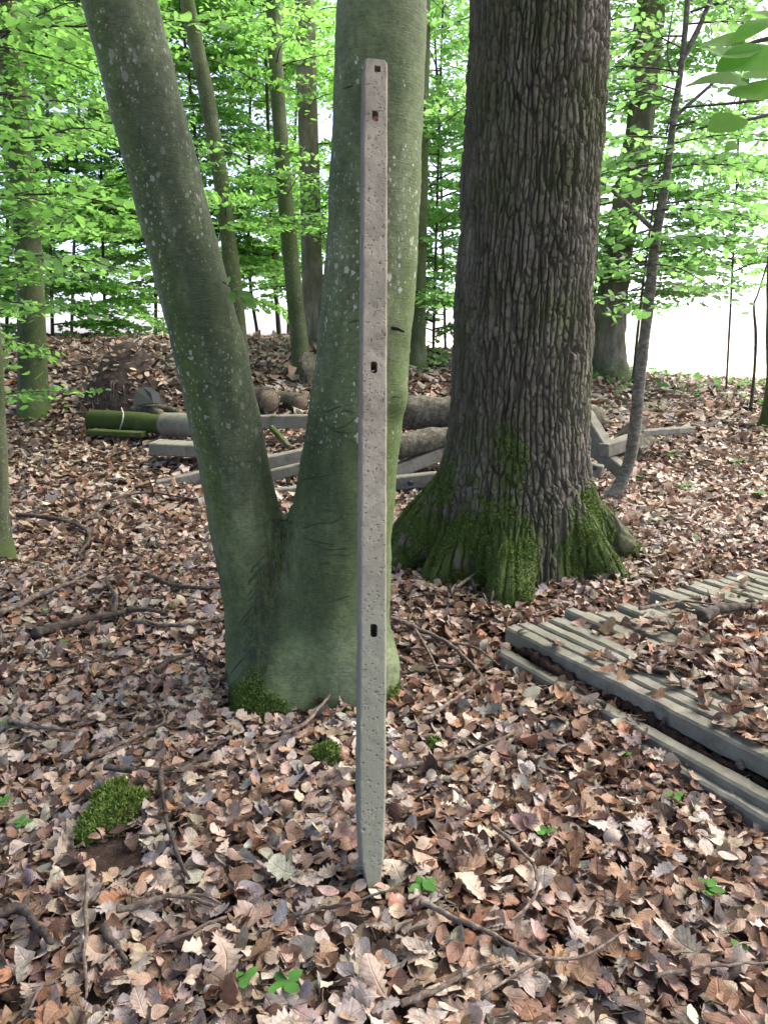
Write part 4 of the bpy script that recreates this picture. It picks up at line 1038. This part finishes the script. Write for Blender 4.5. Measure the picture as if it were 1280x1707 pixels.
# black strip standing for the dark gap and rotted debris along the stack's front
a = E0 + SD * .16 + SN * .004; a[2] = .155
pts = np.array([a + SD * s - SN * (.010 + .008 * math.sin(s * 9)) + np.array([0, 0, -.055 - .03 * s + .008 * math.sin(13 * s)]) for s in np.linspace(0, 1.45, 110)])
V_, F_ = tube(pts, .020 + .008 * np.sin(np.linspace(0, 14, 110)) * np.linspace(.4, 1, 110), 14, .75, 12, nscale=38)
tag(mk('dark_gap_strip', V_, F_, M['rot'], None, pts[0]), 'dark strip of gap and rotted debris along the front edge of the post stack', 'wood')
# broken lumps of concrete in front
def lump(px, py, sx, sy, sz, seed, label, mat='conc_stack', cat='concrete lump', name='concrete_lump', zoff=0.0):
    g = GH(px, py); rr = np.random.default_rng(seed)
    import bmesh
    bm = bmesh.new(); bmesh.ops.create_icosphere(bm, subdivisions=3, radius=1.0)
    Q = np.array([v.co[:] for v in bm.verts]); Fq = np.array([[v.index for v in f.verts] for f in bm.faces]); bm.free()
    for k in range(7):
        n_ = norm(rr.normal(size=3)); lim = rr.uniform(.55, .8); dd_ = Q @ n_; Q = Q - np.maximum(dd_ - lim, 0)[:, None] * n_
    Q = Q * (1 + .06 * fbm(Q, 3, seed, 3))[:, None] * [sx, sy, sz]
    a = rr.uniform(0, 3.1); Q = Q @ np.array([[math.cos(a), math.sin(a), 0], [-math.sin(a), math.cos(a), 0], [0, 0, 1]])
    o = mk(name, Q + g + [0, 0, sz * .4 + zoff], Fq, M[mat], None, g, smooth=False); return tag(o, label, cat)
lump(888, 1172, .075, .05, .045, 4, 'grey broken chunk of concrete lying before the post stack')
lump(868, 1140, .05, .04, .03, 9, 'small grey concrete fragment beside the larger broken chunk')
# dead leaves lying on the stack
n = 5600; u = rs.uniform(.10, 1.9, n); v = rs.uniform(.02, 1.75, n)
wgt = np.exp(-((u - (.70 + .10 * np.sin(v * 5))) / .20) ** 2) * sstep(.06, .30, v) + .05 + .18 * sstep(.9, 1.3, v) * sstep(.5, .7, u) + .16 * sstep(.9, 1.2, u)
k = rs.random(n) < wgt; u, v = u[k], v[k]; n = len(u)
pos = E0 + SD * u[:, None] + SN * v[:, None]; pos[:, 2] = .172 + rs.random(n) * .045 * np.clip(wgt[k], .2, 1)
X, N = flat_frames(n, rs, .33); half_ = n // 2
parts = []
for s, kd, sz in ((slice(0, half_), 'beech', .062), (slice(half_, n), 'oak', .078)):
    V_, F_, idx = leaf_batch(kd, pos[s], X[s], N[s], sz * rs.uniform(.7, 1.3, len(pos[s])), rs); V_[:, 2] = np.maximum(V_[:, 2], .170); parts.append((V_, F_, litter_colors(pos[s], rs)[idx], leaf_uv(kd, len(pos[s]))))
V_, F_, C_, U_ = join_litter(parts)
tag(mk('leaves_on_stack', V_, F_, M['litter'], attrs={'col': C_, 'luv': U_}), 'dead leaves heaped over the middle of the post stack', 'dead leaves', kind='stuff')

# ------------------------------------------------------------------ old pile in the middle distance
def pile_post(p0, p1, wpx, label, mat='conc_pile', hole=None, seed=0, roll=.0, ratio=1.0, name='pile_post', cat='concrete post', group='old posts in the far pile'):
    a, b = P(*p0), P(*p1); w = wpx * pxm(p0[2])
    V_, F_ = beam(a, b, w * ratio, w, roll, .010, seed)
    t = mk(name, V_, F_, M[mat], None, a, smooth=False); tag(t, label, cat, group)
    if hole is not None:
        c = P(*hole); ww = .020; V_, F_ = beam(c + [-.0, -.03, 0], c + [0, .02, 0], .045, .035, 0, .006, 2); mk('slot', V_, F_, M['tarp_slot_dark'], t)  # solid black block stands in for the shade inside the slot
    return t
pile_post((262, 812, 7.30), (562, 745, 7.9), 22, 'grey post sloping up to the right, its low end beside the leaning beech stem', seed=1)
pile_post((310, 826, 7.15), (620, 752, 7.55), 19, 'grey post lying lowest but one behind the beech fork', seed=2)
pile_post((435, 828, 7.0), (735, 797, 7.1), 23, 'pale post with a slot, lowest in the pile by the mossy oak root', seed=3, hole=(684, 805, 6.99))
pile_post((632, 796, 7.35), (770, 742, 7.7), 22, 'pale post slanting up behind the oak under the thinner log', seed=4)
pile_post((380, 704, 8.5), (712, 699, 8.7), 22, 'long level post lying across the back of the pile', seed=5)
pile_post((257, 745, 7.95), (352, 750, 7.9), 20, 'broad flat slab sticking out left of the leaning beech stem', seed=6, ratio=2.6)
pile_post((152, 720, 8.75), (242, 724, 8.6), 9, 'thin mossy board lying in the leaves under the round mossy log', seed=7, ratio=2.6, name='mossy_board', cat='board', mat='conc_moss')
pile_post((974, 690, 7.3), (1012, 752, 7.0), 21, 'grey post tipping steeply beside the right edge of the oak', seed=8)
pile_post((1004, 751, 6.95), (1062, 732, 7.2), 23, 'short pale post with its cut end facing out behind the bent sapling', seed=9)
pile_post((955, 722, 7.3), (1046, 792, 6.85), 20, 'grey post sloping down to the right behind the bent sapling', seed=10)
pile_post((940, 772, 6.95), (1004, 786, 6.8), 20, 'slotted post end lying low against the right side of the oak', seed=11, hole=(988, 779, 6.77))
pile_post((1066, 722, 8.4), (1152, 716, 8.7), 11, 'narrow pale board lying in leaves right of the bent sapling', seed=12, ratio=1.4, name='pale_board', cat='board')
pile_post((452, 712, 8.2), (482, 745, 7.9), 9, 'small mossy stick slanting between the beech stems', seed=13, name='mossy_stick', cat='stick', mat='conc_moss')
def log(p0, p1, rpx, label, mat, seed=0, rough=.12, end=True, name='log', cat='log'):
    a, b = P(*p0), P(*p1); rr = rpx * pxm((p0[2] + p1[2]) / 2); S = smooth_path([a, (a + b) / 2 + [0, 0, .01], b], 26)
    t = empty(name, a, label, cat)
    rad = np.full(26, rr); rad[0] *= .86; rad[-1] *= .86
    V_, F_ = tube(S, rad, 22, rough, seed, cap=False, nscale=7)
    mk('bark', V_, F_, M[mat], t, attrs=zero4(V_))
    for q, d in ((S[0], S[0] - S[2]), (S[-1], S[-1] - S[-3])):
        V_, F_ = tube(np.array([q - norm(d) * .05, q + norm(d) * .004]), rr * .84, 20); mk('cut_end', V_, F_, M['wood_end'] if end is True else M[end], t)
    return t
log((152, 699, 9.1), (276, 708, 8.7), 16.5, 'round moss covered log with wire round it left of the leaning beech stem', 'conc_moss', 1, .05, 'conc_moss', 'mossy_log')
a = P(203, 696, 8.72)
V_, F_ = tube(smooth_path([P(203, 680, 8.85), P(206, 690, 8.70), P(204, 704, 8.67), P(200, 716, 8.75)], 12), .008, 6); tag(mk('wire_loop', V_, F_, M['wire'], None, a), 'pale wire looped over the round mossy log', 'wire')
log((272, 707, 8.62), (345, 713, 8.4), 20, 'thick grey drum shaped block beside the end of the mossy log', 'conc_pile', 3, .03, 'conc_pile', 'concrete_drum', 'concrete block')
log((222, 684, 9.3), (268, 689, 9.0), 8, 'short grey pole lying behind the mossy log, nearer one', 'log', 5, .1, True, 'grey_pole', 'pole')
log((246, 678, 9.5), (300, 688, 9.2), 7, 'short grey pole lying behind the mossy log, farther one', 'log', 6, .1, True, 'grey_pole', 'pole')
log((668, 688, 7.9), (1000, 702, 7.9), 27, 'thick grey barked log lying behind the oak', 'log', 7, .12)
log((655, 746, 7.45), (800, 722, 7.8), 20, 'thinner brown log resting below the thick log behind the oak', 'log', 8, .12)
log((448, 668, 9.6), (400, 664, 10.6), 20, 'dark log with round cut end behind the gap of the beech fork', 'root', 9, .1)
log((500, 672, 9.8), (470, 668, 10.6), 15, 'small weathered log beside the dark round cut log', 'log', 10, .12)
lump(1052, 764, .26, .22, .24, 21, 'rough mossy brown stump behind the bent sapling', 'log', 'stump', 'stump', .06)
lump(516, 640, .17, .2, .28, 23, 'pale weathered stump at the foot of the mossy middle trunk', 'log', 'stump', 'stump', .05)
lump(1010, 640, .10, .10, .08, 25, 'small dark stone on the ground before the stout far oak', 'root', 'stone', 'stone')
# torn up root plate with dead leaves on it
g = GH(196, 690); g[1] += .35
bmV, bmF = tube(np.array([[0, 0, -.1], [0, 0, .1], [0.02, .03, .35], [.05, .05, .6], [.07, .07, .78], [.08, .08, .86]]), [.62, .60, .48, .33, .19, .06], 30, .22, 5, nscale=3)
bmV = bmV * [1, .7, 1] + g
rootp = empty('root_mound', g, 'dark mound of torn up roots and soil strewn with leaves behind the mossy log', 'root mound')
mk('mound', bmV, bmF, M['root'], rootp)
n = 260; aa = rs.uniform(0, 6.28, n); hh = rs.random(n) * .75; rad = np.interp(hh, [0, .35, .75], [.62, .5, .22])
pos = g + np.column_stack([np.cos(aa) * rad, np.sin(aa) * rad * .7, hh + .03]); X, N = flat_frames(n, rs, .3); N = norm(N + np.column_stack([np.cos(aa), np.sin(aa), np.zeros(n)]) * .8)
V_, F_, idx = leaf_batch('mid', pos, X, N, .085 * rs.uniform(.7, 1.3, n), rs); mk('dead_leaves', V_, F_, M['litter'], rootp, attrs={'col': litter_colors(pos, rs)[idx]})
for k in range(9):
    a0 = rs.uniform(3.3, 6.1); st_ = g + [math.cos(a0) * .5, math.sin(a0) * .35, rs.uniform(.1, .6)]
    pts = smooth_path([st_, st_ + [math.cos(a0) * .15, math.sin(a0) * .12, rs.uniform(-.1, .12)], st_ + [math.cos(a0) * .3, math.sin(a0) * .2, rs.uniform(-.25, .1)]], 8)
    V_, F_ = tube(pts, np.linspace(.022, .006, 8), 6, .2, k); mk('root', V_, F_, M['root'], rootp)
g2 = P(236, 660, 9.0)
q = np.array([(222, 676, 8.9), (256, 672, 8.9), (252, 655, 9.0), (238, 645, 9.15), (226, 650, 9.1)]); Q = np.array([P(*k) for k in q]); Q2 = Q + [.02, .25, -.02]
tag(mk('black_sheet', np.vstack([Q, Q2]), [np.array([[0, 1, 2, 3, 4], [9, 8, 7, 6, 5]]), np.array([[i, 5 + i, 5 + (i + 1) % 5, (i + 1) % 5] for i in range(5)])], M['tarp_slot_dark'], None, g2, smooth=False), 'crumpled black plastic tucked against the root mound', 'plastic sheet')

# ------------------------------------------------------------------ sticks and twigs on the ground
def stick(pts, wpx, label, mat='twig', lift=.02, forks=(), name='twig', cat='twig'):
    q = []
    for px, py in pts:
        g = GH(px, py); g[2] += lift + .03; q.append(g)
    S = smooth_path(q, 22); S = S + .006 * np.stack([fbm(S, 7, 5 + k, 2) for k in range(3)], -1) * [1, 1, .6]
    ym = S[:, 1].mean(); w = wpx / 2 * pxm(ym, pts[0][1]); t = empty(name, S[0], label, cat)
    S = smooth_path(S, 44) + .0035 * np.stack([fbm(smooth_path(S, 44), 24, 15 + k, 3) for k in range(3)], -1)
    V_, F_ = tube(S, np.linspace(w, w * .5, 44), 9, .32, int(pts[0][0]), nscale=55); mk('stem', V_, F_, M[mat], t)
    for fk in forks:
        q2 = [GH(a, b) + [0, 0, lift + .03] for a, b in fk]; S2 = smooth_path(q2, 12); V_, F_ = tube(S2, np.linspace(w * .65, w * .3, 12), 6, .15, 4, nscale=30); mk('side_shoot', V_, F_, M[mat], t)
    return t
stick([(0, 1040), (60, 1010), (110, 990), (152, 968)], 11, 'straight grey stick slanting down to the left edge', name='stick', cat='stick')
stick([(60, 1075), (120, 1058), (190, 1042), (225, 1030)], 17, 'thick dark forked branch lying left of the beech foot', 'twig_dark', .03, [[(190, 1042), (195, 1015), (178, 985)], [(215, 1035), (250, 1035), (280, 1042)]], 'dead_branch', 'branch')
stick([(225, 1050), (280, 1058), (340, 1052), (388, 1040)], 9, 'long pale twig running from the dark branch to the beech')
stick([(250, 972), (290, 990), (340, 995), (378, 994)], 9, 'grey twig lying above the long pale twig by the beech', 'twig_dark')
stick([(10, 1160), (70, 1135), (120, 1128), (165, 1120)], 6, 'thin dark twig curving across leaves below the dark forked branch', 'twig_dark')
stick([(262, 1142), (280, 1125), (318, 1112)], 13, 'short dark piece of branch left of the mossy beech foot', 'twig_dark', .03)
stick([(145, 1290), (200, 1268), (240, 1245), (275, 1225), (262, 1195)], 8, 'curved brown twig below the beech foot on the left', 'twig', .03)
stick([(180, 1308), (250, 1312), (320, 1300), (350, 1292)], 11, 'dark bent stick right of the bright moss cushion', 'twig_dark', .03, [[(320, 1300), (350, 1275), (372, 1255)]])
stick([(270, 1310), (276, 1370), (290, 1440), (318, 1500)], 10, 'long dark stick pointing towards the camera right of the moss cushion', 'twig_dark', .03)
stick([(200, 1556), (260, 1540), (300, 1532), (358, 1548)], 11, 'bent grey twig in the lower left leaves', 'twig', .035, [[(300, 1532), (340, 1530), (370, 1545)]])
stick([(264, 1614), (310, 1600), (345, 1585), (378, 1572)], 10, 'straight brown twig below the bent grey one', 'twig', .035)
stick([(0, 1560), (30, 1552), (52, 1560), (70, 1590), (95, 1612)], 20, 'thick bark covered stick hooked down in the lower left corner', 'twig_dark', .035, [[(45, 1555), (50, 1535), (60, 1530)]], 'stick', 'stick')
stick([(150, 1480), (148, 1560), (146, 1640), (144, 1707)], 9, 'upright running grey twig near the lower left corner', 'twig', .03)
stick([(175, 1585), (195, 1610), (212, 1640)], 17, 'short split piece of wood in the lower left leaves', 'twig_dark', .03, name='wood_scrap', cat='wood')
stick([(470, 1258), (515, 1235), (555, 1185), (592, 1142)], 7, 'thin twig propped up against the foot of the concrete post', 'twig', .05)
stick([(480, 1570), (540, 1555), (590, 1545), (660, 1520)], 7, 'thin twig crossing in front of the foot of the post', 'twig_dark', .035)
stick([(820, 1410), (870, 1455), (890, 1490), (888, 1530), (850, 1575)], 8, 'hooked brown twig curving through leaves at the right front', 'twig', .035)
stick([(700, 1540), (740, 1565), (800, 1590), (860, 1622), (900, 1640)], 11, 'long pale lichened stick at the bottom right of centre', 'twig', .035, [[(900, 1640), (850, 1672), (800, 1705)], [(900, 1640), (970, 1635), (1040, 1590)]], 'stick', 'stick')
stick([(670, 1720), (740, 1680), (790, 1655), (832, 1640)], 11, 'pale brown stick slanting along the bottom edge', 'twig', .035, name='stick', cat='stick')
stick([(650, 1050), (690, 1065), (740, 1090), (780, 1125), (815, 1165)], 9, 'grey branched twig running from the post towards the concrete lumps', 'twig', .03, [[(690, 1065), (720, 1120), (735, 1160)], [(740, 1090), (790, 1100), (830, 1130)]])
stick([(652, 1110), (700, 1130), (760, 1130)], 9, 'dark twig half buried right of the beech foot', 'twig_dark', .02)
stick([(700, 1230), (750, 1200), (775, 1180), (800, 1160)], 7, 'pale thin twig rising to the right before the concrete lumps', 'twig', .04)
stick([(650, 1310), (720, 1295), (770, 1285), (850, 1250)], 9, 'pale bent stick lying right of the post below the lumps', 'twig', .03)
stick([(1165, 1110), (1190, 1095), (1240, 1090), (1250, 1098)], 20, 'short black piece of branch lying on the post stack', 'twig_dark', .19, name='dead_branch', cat='branch')
stick([(1060, 1095), (1130, 1080), (1190, 1085)], 6, 'thin twig lying across leaves on the post stack', 'twig', .19)
stick([(1225, 1318), (1255, 1295), (1290, 1268)], 15, 'pale lichened stick at the right edge below the stack', 'twig', .05, name='stick', cat='stick')
stick([(760, 1005), (800, 975), (850, 945), (885, 930)], 5, 'thin pale twig leaning over the front oak root', 'twig', .06)
stick([(30, 870), (110, 880), (150, 905), (132, 940)], 8, 'thin dark twig among leaves near the left edge trunk', 'twig_dark', .03)
stick([(140, 890), (190, 850), (250, 838), (330, 850)], 5, 'thin arched twig in the leaves left of the leaning stem', 'twig_dark', .06)
stick([(20, 1225), (60, 1235), (130, 1245)], 9, 'short grey stick beside the green seedling at the left edge', 'twig', .03)
stick([(1090, 1670), (1180, 1655), (1275, 1645)], 8, 'thin grey stick in the lower right corner', 'twig', .035)
stick([(540, 960), (610, 960)], 4, 'tiny twig behind the post', 'twig_dark', .02) if False else None

# ------------------------------------------------------------------ moss cushions and seedlings
def moss_cushion(px, py, sx, sy, sz, n, label, bl=.017):
    g = GH(px, py); a = np.linspace(0, 2 * math.pi, 29)[:-1]; rr_ = np.linspace(0, 1, 9)
    A, R_ = np.meshgrid(a, rr_); wob = 1 + .22 * np.sin(3 * A + px) + .15 * np.sin(5 * A)
    X_ = g[0] + np.cos(A) * R_ * sx * wob; Y_ = g[1] + np.sin(A) * R_ * sy * wob
    Z_ = gz(X_, Y_) + .035 + sz * (1 - R_ ** 2) * (1 + .25 * vnoise(np.stack([X_, Y_, 0 * X_], -1), 25, 3)) - .03 * (R_ > .95)
    Vc = np.stack([X_, Y_, Z_], -1).reshape(-1, 3)
    i = np.arange(8)[:, None] * 28; j = np.arange(28)[None]; k = (j + 1) % 28
    Fc = np.stack([i + j, i + 28 + j, i + 28 + k, i + k], -1).reshape(-1, 4)
    t = empty('moss_cushion', g, label, 'moss'); mk('cushion', Vc, Fc, M['moss'], t)
    p, nn = sample_faces(Vc, Fc, np.ones(len(Vc)), n, rs); nn = np.where(nn[:, 2:] < 0, -nn, nn)
    V_, F_ = moss_blades(p, nn, bl, rs, .2); tag(mk('moss_blades', V_, F_, M['moss'], t, smooth=False), kind='stuff')
moss_cushion(190, 1362, .085, .12, .04, 4000, 'bright green moss cushion by bare soil in the left foreground')
moss_cushion(545, 1274, .045, .045, .04, 1500, 'small dark green moss cushion left of the post foot')
moss_cushion(724, 1255, .022, .02, .02, 400, 'tiny tuft of moss right of the post foot')
def seedling(px, py, size, n, label, h=.05, mat='herb'):
    g = GH(px, py); t = empty('seedling', g, label, 'seedling'); top = g + [rs.normal(0, .01), rs.normal(0, .01), h]
    V_, F_ = tube(smooth_path([g - [0, 0, .02], (g + top) / 2 + [.004, 0, 0], top], 6), .0015, 5); mk('stem', V_, F_, M[mat], t)
    a0 = rs.uniform(0, 6.28)
    for k in range(n):
        a = a0 + 6.28 * k / n + rs.normal(0, .25); X = norm(np.array([math.cos(a), math.sin(a), rs.uniform(-.1, .3)])); Nn = np.array([-.35 * math.cos(a), -.35 * math.sin(a) - .15, 1.]); Nn = norm(Nn - X * (X @ Nn))
        L = size * rs.uniform(.75, 1.15); c = top + X * L * .5 + [0, 0, rs.normal(0, .004)]
        V_, F_, idx = leaf_batch('beech', c[None], X[None], Nn[None], np.array([L]), rs, .3, .1); mk('leaf', V_, F_, M[mat], t, attrs={'luv': leaf_uv('beech', 1)})
for a in [(698, 1508, .040, 4, 'bright green seedling just right of the post tip'), (484, 1668, .050, 4, 'largest seedling with rounded leaves at the bottom edge'), (404, 1676, .032, 3, 'small seedling left of the largest one at the bottom edge'),
          (914, 1408, .030, 3, 'single bright seedling in the right foreground leaves'), (40, 1398, .030, 5, 'clover like seedling near the left edge below the moss'), (25, 1222, .045, 4, 'seedling at the left edge level with the beech foot'),
          (1132, 1352, .034, 3, 'seedling below the front of the post stack'), (1176, 1502, .038, 5, 'dull green seedling in the lower right leaves'), (1240, 1612, .028, 3, 'tiny seedling near the lower right corner'),
          (1044, 1278, .022, 2, 'tiny seedling beside an upright brown leaf before the stack'), (985, 812, .05, 4, 'pale seedling right of the oak root flare') if False else (1140, 822, .075, 5, 'bright green seedling on the leaves right of the bent sapling'),
          (1118, 770, .07, 4, 'bright green seedling beyond the one right of the sapling'), (1230, 780, .07, 4, 'seedling in the leaves at the right, below the field edge'), (1262, 834, .06, 4, 'seedling close to the right edge above the post stack'), (1064, 802, .05, 4, 'seedling at the foot of the bent sapling'),
          (1276, 1092, .05, 5, 'seedling sprouting on the post stack at the right edge'), (290, 1022, .028, 2, 'tiny seedling above the dark forked branch'), (70, 1026, .03, 2, 'tiny seedling beside the straight grey stick'), (105, 1088, .03, 3, 'small seedling under the dark forked branch'), (1160, 905, .04, 3, 'small seedling above the far end of the stack'), (8, 1358, .03, 3, 'small seedling cut by the left edge'),
          (145, 668, .09, 5, 'leafy seedling beside the root mound'), (92, 664, .11, 6, 'fresh leafy shoot at the foot of the pale grey trunk'), (205, 570, .12, 6, 'tall leafy shoot on the crest above the root mound'), (1100, 690, .07, 4, 'seedling in leaves behind the pale board'), (1010, 688, .09, 4, 'leafy seedling above the thick log\'s far end')]:
    seedling(a[0], a[1], a[2], *a[3:], h=max(.045, a[2]))
rg = np.random.default_rng(8)
n = 1300; yy = rg.uniform(11.5, 16.5, n); uu = rg.uniform(.10, .62, n); xx = uu * yy
k = rg.random(n) < sstep(.0, .7, .5 + fbm(np.column_stack([xx, yy, 0 * xx]), .9, 5, 3)) * sstep(11.0, 15.0, yy)
xx, yy = xx[k], yy[k]; n = len(xx)
pos = np.column_stack([xx, yy, gz(xx, yy) + rg.uniform(.04, .16, n)]); X, N = flat_frames(n, rg, .55)
V_, F_, idx = leaf_batch('far', pos, X, N, .13 * rg.uniform(.6, 1.4, n), rg, .3)
tag(mk('undergrowth', V_, F_, M['herb']), 'low pale green plants along the edge of the field', 'undergrowth', kind='stuff')
